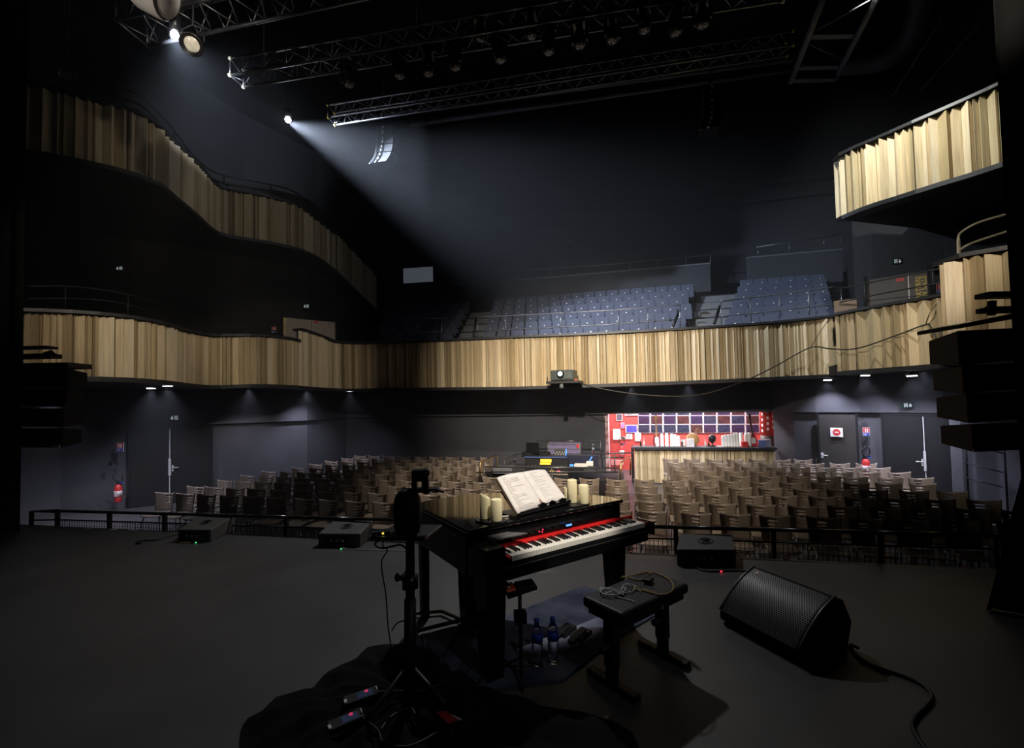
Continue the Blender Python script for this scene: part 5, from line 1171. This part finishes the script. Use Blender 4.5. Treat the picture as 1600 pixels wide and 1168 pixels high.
# three low monitors at the stage edge seen from behind
def low_monitor(xl, xr, yf, xtl, xtr, ytb, hf, label):
    A_, B_ = G(xl, yf, 0), G(xr, yf+.6, 0); d = (B_-A_); wv = d.length; ang = math.atan2(d.y, d.x)
    zf = hf; C_, D_ = G(xtl, ytb, hf+.05), G(xtr, ytb, hf+.05)
    m_ = thing('stage_monitor', (A_+B_+flat(C_)+flat(D_))*.25, label, 'speaker')
    mb = MB(); up = lambda p_, z: Vector((p_.x, p_.y, z))
    mb.hexa([up(A_, .0), up(B_, .0), up(D_, .0), up(C_, .0), up(A_, zf), up(B_, zf), up(D_, hf+.05), up(C_, hf+.05)]); mb.build('cabinet', mat('cabinet_grey', (.085, .083, .08), .6), m_, world=True, bevel=.012)
    ctr = (up(A_, zf)+up(B_, zf)+up(C_, hf+.05)+up(D_, hf+.05))*.25; ex = d.normalized(); ey = ((up(C_, hf+.05)+up(D_, hf+.05))*.5-(up(A_, zf)+up(B_, zf))*.5).normalized(); nn = ex.cross(ey)
    mb = MB()
    for rr_, wd in ((.075, .008), (.055, .005)):
        pts = [ctr+nn*.002+ex*rr_*math.cos(t)+ey*rr_*math.sin(t) for t in [2*math.pi*i/28 for i in range(28)]]; mb.tube(pts, wd/2, 5, closed=True)
    for k in range(4): mb.tube([ctr+nn*.002+ex*(-.035)+ey*(-.03+.02*k), ctr+nn*.003+ex*.035+ey*(-.02+.02*k)], .003, 4)
    mb.build('round_logo', M_rubber, m_, world=True)
    fy = -Vector((-ex.y, ex.x, 0))
    mb = MB()
    q0 = (A_+B_)*.5+fy*.004
    for k in (-1, 0, 1):
        c_ = q0+ex*(.07*k-.02)+Vector((0, 0, hf*.5)); mb.cyl(c_, c_+fy*.02, .014, n=10)
    mb.build('socket', M_steel, m_, world=True)
    mb = MB(); mb.box(q0+Vector((0, 0, hf*.5)), (wv*.7, .006, hf*.55), ang); mb.build('rear_panel', mat('rear_brown', (.03, .02, .012), .5), m_, world=True)
    return m_, q0, ex, fy
def floorcable(label, pts, r=.008, m=None, z=.009):
    mb = MB(); mb.tube([Vector(q) for q in cr([tuple(G(x, y, z)) for x, y in pts], 6)], r, 6); return mb.build('floor_cable', m or M_cable, label=label, cat='cable')
low_monitor(278, 329, 845.5, 311, 367, 805, .15, 'low grey stage monitor with round logo by the guard rail, far left')
low_monitor(497, 563, 853.5, 522, 583, 812, .155, 'low grey stage monitor with round logo by the guard rail, beside the stand')
low_monitor(1058, 1150, 883, 1062, 1143, 833, .16, 'low black stage monitor with round logo by the guard rail, right of the bench')
floorcable('cable coiled in a loop beside the far left stage monitor', ((276, 846), (285, 836), (300, 830), (308, 838), (300, 846), (284, 848), (278, 842), (290, 833)), m=M_cabley, r=.006)
floorcable('cable running to a connector left of the far left stage monitor', ((214, 846), (225, 844), (245, 843), (262, 838), (278, 834)), m=M_cable)
floorcable('pale cable lying before the second stage monitor', ((520, 846), (524, 852), (535, 856), (560, 858), (640, 860)), m=M_cablew, r=.005)
floorcable('black cable tail running right from the third stage monitor', ((1085, 880), (1092, 888), (1110, 892), (1150, 891), (1180, 893)))
for nm, x, y, m, lb in (('cable_connector', 217, 847, M_rubber, 'black cable connector on the floor at the far left'), ('led_marker', 306, 846, M_led_grn, 'tiny green light on the cable by the far left monitor'), ('led_marker', 533, 856, M_led_grn, 'tiny green light on the cable by the second monitor'), ('led_marker', 1127, 891, M_led_red, 'tiny red light on the floor by the third monitor')):
    q = G(x, y, .02); mb = MB(); mb.cyl(q-Vector((.03 if 'conn' in nm else .008, 0, .009)), q+Vector((.03 if 'conn' in nm else .008, 0, -.009)), .018 if 'conn' in nm else .006, n=10); mb.build(nm, m, label=lb, cat='connector' if 'conn' in nm else 'light')

# ================================================================ FOREGROUND CLOTH HEAP
hc = G(640, 1120, 0); oln = [(640, 1008), (700, 1042), (750, 1082), (850, 1108), (930, 1118), (985, 1140), (1005, 1185), (960, 1260), (800, 1290), (640, 1300), (480, 1290), (370, 1240), (376, 1180), (382, 1128), (412, 1112), (430, 1094), (470, 1085), (492, 1074), (510, 1052), (555, 1033), (575, 1013), (600, 1008)]
op = [G(x, y, 0)-hc for x, y in oln]; angs = sorted([(math.atan2(p_.y, p_.x) % (2*math.pi), p_.length) for p_ in op])
def rad(a):
    a %= 2*math.pi
    for (a0_, r0), (a1_, r1) in zip(angs, angs[1:]+[(angs[0][0]+2*math.pi, angs[0][1])]):
        aa = a if a >= angs[0][0] else a+2*math.pi
        if a0_ <= aa <= a1_: t = (aa-a0_)/max(1e-6, a1_-a0_); return r0+(r1-r0)*t
    return angs[0][1]
mb = MB(); mb.smooth = True; vv = [hc+Vector((0, 0, .07))]; NA, NRg = 96, 16; ff = []
for j in range(1, NRg+1):
    for i in range(NA):
        a_ = 2*math.pi*i/NA; r_ = rad(a_)*j/NRg; q = hc+Vector((math.cos(a_), math.sin(a_), 0))*r_
        tt = j/NRg; z = .075*(1-tt**3)+.022*math.sin(9*a_+6*tt)*(1-tt*.5)*min(1, tt*2)+.014*math.sin(23*a_-9*tt)+.012*math.sin(q.x*30+q.y*17)
        vv.append(Vector((q.x, q.y, max(.004, z*(1 if j < NRg else .25)+.012))))
for i in range(NA): ff.append((0, 1+i, 1+(i+1) % NA))
for j in range(NRg-1):
    for i in range(NA): a_ = 1+j*NA; ff.append((a_+i, a_+NA+i, a_+NA+(i+1) % NA, a_+(i+1) % NA))
mb.add(vv, ff); mb.build('cloth_heap', M_cloth, label='crumpled black cloth spread on the stage floor in front of the piano', cat='cloth')
def pack(x0, y0, x1, y1, wpx, label):
    a_, c_ = G(x0, y0, .13), G(x1, y1, .13); d = (c_-a_); L_ = d.length; an = math.atan2(d.y, d.x)
    t_ = thing('wireless_pack', (a_+c_)*.5-Vector((0, 0, .035)), label, 'wireless pack', rz=an, group='wireless belt packs on the black cloth')
    mb = MB(); mb.box((0, 0, .012), (L_, .075, .03)); mb.build('body', M_satin, t_, bevel=.006)
    mb = MB(); mb.box((.02, -.005, .028), (L_*.45, .05, .003)); mb.build('screen', mat('pack_screen', (.02, .03, .06), .3, emit=(.1, .2, .5), es=.04), t_)
    mb = MB(); mb.box((.03, .01, .030), (.018, .02, .002)); mb.build('pink_display', mat('pack_pink', (.5, .02, .1), .4, emit=(1, .05, .2), es=.35), t_)
    mb = MB(); mb.box((-L_*.46, -.01, .02), (.014, .03, .016)); mb.build('bright_edge', mat('edge_white', (.7, .7, .7), .3), t_)
    mb = MB(); mb.tube([(L_*.42, .03, .02), (L_*.48, .02, .03), (L_*.46, -.02, .03)], .004, 6); mb.build('belt_clip', M_steel, t_)
pack(537, 1091, 590, 1073, 20, 'black wireless belt pack with pink display, upper of the two on the cloth')
pack(512, 1131, 566, 1108, 20, 'black wireless belt pack with pink display, lower of the two on the cloth')
bq = [G(x, y, .15) for x, y in ((648, 1108), (712, 1150), (792, 1112), (722, 1076))]
bg = thing('gear_bag', (bq[0]+bq[2])*.5-Vector((0, 0, .1)), 'flat black gear bag with a red and white badge on the stage floor', 'bag')
mb = MB(); mb.prism([(p_.x, p_.y) for p_ in bq], .06, .148); mb.build('bag_body', M_cloth, bg, world=True, bevel=.02, seg=3)
e1 = (bq[1]-bq[0]).normalized(); e2 = (bq[3]-bq[0]).normalized(); lc = G(697, 1119, .15)
mb = MB(); mb.extr([lc-e1*.06-e2*.012, lc+e1*.055-e2*.03, lc+e1*.06+e2*.02, lc-e1*.04+e2*.022], (0, 0, .003)); mb.build('red_badge', mat('badge_red', (.5, .01, .02), .6), bg, world=True)
mb = MB(); mb.extr([lc+e1*.0+e2*.022, lc+e1*.06+e2*.021, lc+e1*.068+e2*.034, lc+e1*.02+e2*.028], (0, 0, .003)); mb.build('white_badge', mat('badge_white', (.6, .6, .6), .6), bg, world=True)
for k, pts in enumerate((((560, 1085), (600, 1080), (660, 1078), (700, 1062)), ((565, 1120), (590, 1140), (600, 1160), (640, 1165), (690, 1140)), ((595, 1140), (610, 1120), (640, 1105), (650, 1120)))):
    mb = MB(); mb.tube([Vector(q) for q in cr([tuple(G(x, y, .12)) for x, y in pts], 6)], .006, 6); mb.build('heap_cable', M_cable, label='black cable lying over the dark cloth heap, %s of three' % ORD[k+1], cat='cable')

# ================================================================ DRAPES
def drape(name, a, c, z1, label, flare=0.0, n=60):
    mb = MB(); mb.smooth = True; vv = []; ff = []; L_ = (c-a).length; d = (c-a).normalized(); nn = Vector((-d.y, d.x, 0)); NZ = 8
    for j in range(NZ+1):
        z = z1*j/NZ; fl = flare*max(0, 1-z/.5)**1.5
        for i in range(n+1):
            s = i/n; p_ = a+d*(L_*s-fl*(1-s)**2)+nn*(.05*math.sin(s*L_*22)+.02*math.sin(s*L_*51))-nn*fl*.4*(1-s)
            vv.append(Vector((p_.x, p_.y, z+.01)))
    for j in range(NZ):
        for i in range(n): q = j*(n+1)+i; ff.append((q, q+1, q+n+2, q+n+1))
    mb.add(vv, ff); o = mb.build(name, M_drape, label=label, cat='curtain')
    so = o.modifiers.new('thickness', 'SOLIDIFY'); so.thickness = .012
    return o
lp = G(31, 832, 0); drape('stage_curtain', Vector((lp.x, lp.y, 0)), Vector((lp.x-3.2, lp.y+.5, 0)), 9.0, 'black stage curtain hanging at the left edge of the stage')
rp = P(1588, 560, 3.45); drape('stage_curtain', Vector((rp.x, rp.y, 0)), Vector((rp.x+2.6, rp.y-.9, 0)), 8.0, 'black stage curtain hanging at the right edge of the stage', flare=.32)

# ================================================================ LINE ARRAYS
def line_array(name, label, boxes, Z, d, m, face=None, top=None, tag_=None):
    t_ = thing(name, P((boxes[-1][0]+boxes[-1][1])/2, boxes[-1][3], Z), label, 'loudspeaker array')
    for x0, x1, yt, yb, s in boxes:
        p_ = Panel(x0, x1, yt, yb, Z, Z); mb = MB()
        mb.hexa([p_.pt(0, .0-s, 0), p_.pt(1, 0+s, 0), p_.pt(.9, .15+s, -d), p_.pt(.1, .15-s, -d), p_.pt(0, 1-s*.3, 0), p_.pt(1, 1+s*.3, 0), p_.pt(.9, .85+s*.3, -d), p_.pt(.1, .85-s*.3, -d)])
        c_ = mb.build('cabinet', m, t_, world=True, bevel=.01)
        if face:
            mb = MB(); p_.poly(mb, [(.02, .1-s*.9), (.2, .06-s*.6), (.26, .5), (.2, .94-s*.2), (.02, .92-s*.3)], .001, .006); mb.build('horn_flare', face, c_, world=True)
            mb = MB(); p_.poly(mb, [(.8, .06+s*.6), (.98, .1+s*.9), (.98, .92+s*.3), (.8, .94+s*.2), (.74, .5)], .001, .006); mb.build('horn_flare', face, c_, world=True)
    if top: top(t_)
    if tag_:
        p_ = Panel(*tag_, Z-.02); mb = MB(); p_.slab(mb, 0, 1, 0, 1, 0, .01); mb.build('white_label', M_white, t_, world=True)
    return t_
M_arr = mat('array_black', (.005, .005, .0055), .6, spec=.2); M_arrf = mat('array_horn', (.003, .003, .003), .5, spec=.2)
def ltop(t_):
    for y0, y1, xe in ((541, 545, 79), (553, 560, 85)):
        p_ = Panel(5, xe, y0, y1, 5.4); mb = MB(); p_.slab(mb, 0, 1, 0, 1, -.1, .05); mb.build('rigging_bar', M_metal, t_, world=True, bevel=.008)
    mb = MB(); mb.tube([P(70, 552, 5.4), P(80, 549, 5.4), P(86, 555, 5.4)], .02, 8); mb.build('shackle', M_metal, t_, world=True)
    p_ = Panel(-5, 107, 567, 575, 5.4); mb = MB(); p_.slab(mb, 0, 1, 0, 1, -.3, .01); mb.build('rigging_frame', M_metal, t_, world=True)
line_array('line_array', 'black hanging loudspeaker stack against the left balcony front', [(-12, 106, 575, 604, -.14), (-14, 103, 608, 634, -.12), (-16, 99.5, 638, 666, -.1), (-18, 97, 669, 699, -.05)], 5.4, .35, M_arr, M_arrf, ltop, (82, 94, 695, 699))
def rtop(t_):
    for y0, y1, xs in ((456, 464, 1536), (479, 487, 1538)):
        p_ = Panel(xs, 1640, y0, y1, 3.9); mb = MB(); p_.slab(mb, 0, 1, 0, 1, -.08, .05); mb.build('rigging_bar', M_metal, t_, world=True, bevel=.008)
    mb = MB(); mb.cyl(P(1550, 470, 3.9), P(1549, 492, 3.9), .03, n=8); mb.tube([P(1532, 487, 3.9), P(1542, 482, 3.9), P(1552, 480, 3.9)], .022, 8); mb.build('shackle', M_metal, t_, world=True)
    p_ = Panel(1497, 1650, 496, 509, 3.9); mb = MB(); mb.hexa([p_.pt(0, -.2, .01), p_.pt(1, 1.6, .01), p_.pt(1, 1.6, -.4), p_.pt(0, -.2, -.4), p_.pt(0, .3, .01), p_.pt(1, 2.4, .01), p_.pt(1, 2.4, -.4), p_.pt(0, .3, -.4)]); mb.build('rigging_frame', mat('frame_satin', (.02, .021, .023), .3), t_, world=True)
line_array('line_array', 'black hanging loudspeaker stack beside the right stage curtain', [(1498, 1660, 512, 562, .16), (1505, 1662, 567, 608, .12), (1512, 1664, 611, 655, .1), (1520, 1666, 660, 703, .04)], 3.9, .38, M_arr, M_arrf, rtop, (1520, 1534, 701, 705))
# far flown arrays
M_arg = mat('array_grey', (.05, .053, .058), .4)
def far_array(label, Lp, Rp, n, Z, m, d=.35):
    t_ = thing('flown_array', P(Lp[-1][0], Lp[-1][1], Z), label, 'loudspeaker array')
    L2_, R2_ = cr(Lp, 8), cr(Rp, 8)
    f_ = lambda A_, s: A_[min(len(A_)-1, int(s*(len(A_)-1)))]
    for k in range(n):
        s0, s1 = k/n, (k+.9)/n; a_, b_, c_, e_ = f_(L2_, s0), f_(R2_, s0), f_(R2_, s1), f_(L2_, s1)
        q = [P(*a_, Z), P(*b_, Z-.1), P(*c_, Z-.1), P(*e_, Z)]
        mb = MB(); mb.extr(q, Vector((.1, d, 0))); c0_ = mb.build('cabinet', m, t_, world=True)
        mb = MB(); mb.cyl(q[0].lerp(q[1], .35)-Vector((0, .02, 0)), q[3].lerp(q[2], .4)-Vector((0, .02, 0)), .03, n=6); mb.build('rigging_link', M_alu, c0_, world=True)
    mb = MB(); mb.tube([P(*q, Z-.05) for q in L2_], .018, 5); mb.build('side_rail', M_alu, t_, world=True)
    mb = MB(); mb.cyl(P(Lp[0][0]+10, Lp[0][1], Z), P(Lp[0][0]+10, Lp[0][1], Z)+Vector((0, 0, 15.45-P(Lp[0][0]+10, Lp[0][1], Z).z)), .02, n=6); mb.build('chain', M_metal, t_, world=True)
far_array('curved flown loudspeaker array below the far truss, left of centre', [(590, 195), (589, 215), (588, 230), (585, 244), (577, 256)], [(614, 194), (614, 212), (613, 228), (609, 242), (602, 252)], 9, 12.05, M_arg)
far_array('dark flown loudspeaker array under the far truss on the right', [(1100, 132), (1099, 160), (1098, 185), (1093, 203)], [(1132, 130), (1132, 158), (1130, 182), (1124, 198)], 8, 10.0, M_arr)

# ================================================================ TRUSSES AND LAMPS OVERHEAD
def truss(label, a, c, s, n, caps=True, mt=None, capm=None):
    mt = mt or M_alu
    t_ = thing('lighting_truss', a, label, 'truss'); d = (c-a).normalized(); sd_ = Vector((-d.y, d.x, 0)).normalized(); up_ = d.cross(sd_)
    if up_.z < 0: up_ = -up_
    cn = {}
    for i, (x, y) in enumerate(((-1, -1), (1, -1), (1, 1), (-1, 1))):
        o_ = sd_*x*s/2+up_*y*s/2; cn[i] = o_
        mb = MB(); mb.cyl(a+o_, c+o_, .024, n=8); mb.build('chord', mt, t_, world=True)
        if caps:
            for e_ in (a, c):
                mb = MB(); mb.cyl(e_+o_-d*.02, e_+o_+d*.02, .036, n=10); mb.build('end_cap', capm or M_yellow, t_, world=True)
    mb = MB()
    for i, j in ((0, 1), (1, 2), (2, 3), (3, 0)):
        for k in range(n):
            p0 = a.lerp(c, k/n); p1 = a.lerp(c, (k+.5)/n); p2 = a.lerp(c, (k+1)/n)
            mb.cyl(p0+cn[i], p1+cn[j], .01, n=5); mb.cyl(p1+cn[j], p2+cn[i], .01, n=5)
    mb.cyl(a+cn[0], a+cn[3], .014, n=6); mb.cyl(a+cn[1], a+cn[2], .014, n=6); mb.cyl(a+cn[0], a+cn[1], .014, n=6)
    mb.build('lattice', mt, t_, world=True)
    return t_
tA0, tA1 = P(370, 114, 8.3), P(1230, -30, 6.4)

truss('aluminium lighting truss with pale end caps crossing the upper left', tA0, tA1, .32, 20, mt=M_aludark, capm=mat('cap_cream', (.7, .66, .45), .5))
tB0, tB1 = P(518, 180, 10.8), P(1234, 68, 9.2)
truss('far lighting truss with yellow end caps above the flown arrays', tB0, tB1, .3, 22, mt=M_aludark)
tC0, tC1 = P(205, 28, 5.6), P(760, -100, 4.9)
truss('near lighting truss cutting the top left corner', tC0, tC1, .42, 12, mt=M_aludark, capm=M_black)
for x, y0, y1, Z, lb in ((412, 70, 108, 8.2, 'left end of the upper left truss'), (648, 0, 35, 7.5, 'middle of the upper left truss')):
    mb = MB(); q = P(x, y1, Z); mb.box(q+Vector((0, 0, .12)), (.07, .05, .4)); mb.cyl(q+Vector((0, 0, .3)), q+Vector((.01, 0, 5)), .008, n=5)
    mb.build('hoist_bracket', mat('bracket_grey', (.3, .31, .33), .4), label='grey hoist bracket with chain on the '+lb, cat='bracket')
# moving heads under truss A
mh0 = thing('moving_head', (0, 0, 0), 'x', 'stage light')
mb = MB(); mb.box((0, 0, -.12), (.26, .2, .12)); mb.cyl((0, 0, -.06), (0, 0, .06), .03); mb.build('base', M_satin, mh0, bevel=.015)
for sx in (-1, 1):
    mb = MB(); mb.box((sx*.12, 0, -.3), (.035, .09, .28)); mb.build('yoke_arm', M_satin, mh0, bevel=.01)
mb = MB(); mb.lathe([(0, -.19), (.05, -.19), (.085, -.3), (.095, -.42), (.09, -.5), (.07, -.5)], n=18); mb.build('head', mat('head_black', (.02, .02, .02), .35), mh0)
lm_ = bpy.data.materials.new('honeycomb_lens'); lm_.use_nodes = True; n_ = lm_.node_tree.nodes; l_ = lm_.node_tree.links
vo = n_.new('ShaderNodeTexVoronoi'); vo.inputs['Scale'].default_value = 40; tc_ = n_.new('ShaderNodeTexCoord'); l_.new(tc_.outputs['Object'], vo.inputs['Vector'])
cr_ = n_.new('ShaderNodeValToRGB'); cr_.color_ramp.elements[0].color = (.9, .9, .88, 1); cr_.color_ramp.elements[1].color = (.05, .05, .05, 1); cr_.color_ramp.elements[0].position = .3; cr_.color_ramp.elements[1].position = .45
l_.new(vo.outputs['Distance'], cr_.inputs[0]); l_.new(cr_.outputs[0], n_['Principled BSDF'].inputs['Base Color'])
mb = MB(); mb.lathe([(0, -.515), (.06, -.51), (.085, -.495)], n=18); mb.build('lens', lm_, mh0)
MHS = [(545, 132), (624, 118), (669, 114), (711, 105), (781, 93), (857, 80), (906, 70), (957, 62), (1056, 50), (1098, 38), (750, 60), (830, 55), (1007, 46)]
for i, (x, y) in enumerate(sorted(MHS)):
    t = (x-370)/(1230-370); Z = 1/((1-t)/tA0.y+t/tA1.y); q = P(x, y, Z)
    lab = 'small black moving head stage light hanging from the truss, %s from the left' % ORD[i+1]
    zt = tA0.lerp(tA1, (q.x-tA0.x)/(tA1.x-tA0.x)).z
    loc = Vector((q.x, q.y, q.z+.48))
    if i == 0: mh0.location = loc; mh0['label'] = lab; mh0['group'] = 'moving heads on the truss'; mh0.rotation_euler = (0, 0, .3)
    else: dup(mh0, loc, .3+i*.7, lab, 'moving heads on the truss')
# big par lamp and lit spots
def can_light(name, q, aim, r, ln, label, lens_m, body=None, cat='stage light'):
    d = (aim-q).normalized(); rot = d.to_track_quat('Z', 'Y').to_matrix(); t_ = thing(name, q, label, cat)
    L_ = lambda prof: [(a_, b_) for a_, b_ in prof]
    mb = MB(); mb.lathe([(0, -ln), (r*.55, -ln), (r*.9, -ln*.55), (r, -.02), (r, 0), (r*.9, 0), (r*.86, -.03)], q, 24, mtx=rot); mb.build('housing', body or M_satin, t_, world=True)
    mb = MB(); mb.lathe([(0, -.02), (r*.5, -.024), (r*.88, -.04)], q, 24, mtx=rot); mb.build('lens', lens_m, t_, world=True)
    mb = MB(); c_ = q-d*ln*.4; mb.tube([c_+Vector((-r*1.1, 0, 0)), c_+Vector((-r*1.1, 0, r*1.4)), c_+Vector((0, 0, r*1.9)), c_+Vector((r*1.1, 0, r*1.4)), c_+Vector((r*1.1, 0, 0))], .012, 6); mb.build('yoke', M_metal, t_, world=True)
    tp_ = c_+Vector((0, 0, r*1.9)); mb = MB(); mb.cyl(tp_, Vector((tp_.x, tp_.y, 15.52)), .012, n=6); mb.build('hanging_rod', M_metal, t_, world=True)
    return t_
M_lensg = mat('lens_glass', (.55, .52, .45), .12, var=.4, scale=5, col2=(.9, .86, .75), emit=(1, .85, .6), es=.12)
can_light('par_lamp', P(299, 70, 5.2), P(240, 130, 4.0), .125, .26, 'large black lamp with an oval clear lens under the near truss', M_lensg)
can_light('par_lamp', P(104, 118, 7.5), P(60, 170, 6.0), .12, .25, 'dim black lamp above the upper left balcony front', mat('lens_dim', (.10, .09, .08), .15, var=.4))
dirL1 = (Vector((-3.5, 4.0, 2))-L1).normalized()
def bulb(name, q, r, label):
    t_ = thing(name, q, label, 'spotlight')
    mb = MB(); mb.lathe([(0, -r), (r*.7, -r*.7), (r, 0), (r*.7, r*.7), (0, r)], q, 14); mb.build('glowing_lens', M_lamp, t_, world=True)
    mb = MB(); mb.lathe([(r*1.3, .0), (r*1.4, .18), (r*.6, .24), (0, .24)], q+Vector((0, 0, .015+r*.6)), 14); mb.build('housing', M_satin, t_, world=True)
    mb = MB(); mb.cyl(q+Vector((0, 0, .24)), Vector((q.x, q.y, 15.52)), .01, n=6); mb.build('hanging_rod', M_metal, t_, world=True)
    return t_
bulb('lit_spotlight', L1+Vector((0, .03, .05)), .045, 'dazzling white spotlight beside the large lens lamp')
bulb('lit_spotlight', L2+Vector((0, .03, .07)), .07, 'dazzling white spotlight below the end of the upper left truss')
wh = thing('white_moving_head', P(240, 8, 4.3), 'large white moving head light at the top edge', 'stage light')
q = P(255, -8, 4.3); rot = (Vector((.9, .25, -.38))).to_track_quat('Z', 'Y').to_matrix()
mb = MB(); mb.lathe([(0, -.34), (.16, -.32), (.22, -.18), (.22, .02), (.19, .05)], q, 24, mtx=rot); mb.build('shell', M_white, wh, world=True)
mb = MB(); mb.lathe([(0, .04), (.15, .05), (.19, .048), (.2, .06), (.21, .03)], q, 24, mtx=rot); mb.build('face', mat('lamp_face_dark', (.03, .028, .026), .3), wh, world=True)
mb = MB(); mb.tube([q+rot @ Vector((0, .23, -.1)), q+rot @ Vector((0, .25, .06)), q+rot @ Vector((.03, .2, .1))], .014, 6); mb.build('yoke_arm', M_steel, wh, world=True)
# loft frame and duct, upper right
cf = thing('loft_frame', P(1235, 128, 10.0), 'dark steel ladder-like frame hanging in the upper right', 'steel frame')
M_sd = mat('steel_dark', (.10, .105, .12), .5)
for (x0, y0, Z0), (x1, y1, Z1) in (((1290, -12, 7.6), (1236, 128, 10.0)), ((1376, -15, 7.6), (1307, 120, 10.0))):
    mb = MB(); mb.cyl(P(x0, y0, Z0), P(x1, y1, Z1), .06, n=8); mb.build('side_rail', M_sd, cf, world=True)
for (x0, y0), (x1, y1), Z in (((1267, 60), (1336, 48), 8.8), ((1243, 108), (1312, 98), 9.7), ((1238, 128), (1306, 118), 10.0)):
    a_, c_ = P(x0, y0, Z), P(x1, y1, Z); d = c_-a_
    mb = MB(); mb.box((a_+c_)*.5, (d.length, .12, .1), math.atan2(d.y, d.x)); mb.build('cross_beam', M_sd, cf, world=True)
for (x0, y0, Z0), (x1, y1, Z1) in (((1262, 55, 8.8), (1360, 0, 7.7)), ((1262, 68, 8.9), (1314, 92, 9.6))):
    mb = MB(); mb.cyl(P(x0, y0, Z0), P(x1, y1, Z1), .015, n=6); mb.build('brace', M_sd, cf, world=True)
mb = MB(); mb.tube([Vector(q) for q in cr([tuple(P(x, y, Z)) for x, y, Z in ((1310, 98, 11.2), (1350, 98, 11), (1390, 88, 10.6), (1420, 62, 10.2), (1438, 20, 9.6), (1450, -40, 9))], 6)], .26, 16)
mb.build('air_duct', mat('duct_dark', (.05, .048, .045), .5), label='large dark air duct bending up at the top right', cat='duct')
for k, (x0, y0, x1, y1) in enumerate(((1395, 150, 1490, 0), (1440, 140, 1545, 20))):
    mb = MB(); mb.cyl(P(x0, y0, 11), P(x1, y1, 9), .02, n=6); mb.build('ceiling_cable', M_sd, label='thin dark ceiling rod at the upper right, %s' % ('inner one' if k == 0 else 'outer one'), cat='rod')
# beams crossing below the far truss
for k, (x0, y0, x1, y1, Z0, Z1) in enumerate(((560, 186, 1240, 92, 12.5, 10.5), (640, 196, 1240, 108, 13, 11))):
    a_, c_ = P(x0, y0, Z0), P(x1, y1, Z1); d = c_-a_
    mb = MB(); mb.cyl(a_, c_, .06, n=8); mb.build('ceiling_beam', M_sd, label='long dark pipe crossing behind the far truss, %s' % ('upper' if k == 0 else 'lower'), cat='pipe')
# small wall units
p = Panel(886.5, 894, 376, 381, 22.7); mb = MB(); p.slab(mb, 0, 1, 0, 1, 0, .12); mb.build('wall_unit', mat('unit_pale', (.5, .45, .4), .5), label='small pale box high on the dark back wall', cat='wall unit')
p = Panel(743.5, 747.5, 440, 445, 22.7); mb = MB(); p.slab(mb, 0, 1, 0, 1, 0, .06); mb.build('wall_plate', mat('plate_tan', (.3, .2, .12), .5), label='small tan plate at the top of the left aisle', cat='wall plate')

# ================================================================ HAZE
hz = bpy.data.materials.new('stage_haze'); hz.use_nodes = True; n_ = hz.node_tree.nodes; l_ = hz.node_tree.links
n_.remove(n_['Principled BSDF']); vsn = n_.new('ShaderNodeVolumeScatter'); vsn.inputs['Density'].default_value = 0.0078; vsn.inputs['Anisotropy'].default_value = 0.35; vsn.inputs['Color'].default_value = (.9, .93, 1, 1)
l_.new(vsn.outputs[0], n_['Material Output'].inputs['Volume'])
mb = MB(); mb.prism([HV(-17.4, 2.2), HV(-4.6, 2.2), HV(-4.6, 10.6), HV(11.9, 10.6), HV(11.9, 22.9), HV(-13.3, 22.9), HV(-15.7, 20.4), HV(-17.4, 12)], -0.99, 15.45)
hzo = mb.build('haze', hz, label='thin stage haze filling the hall', cat='haze', kind='stuff')
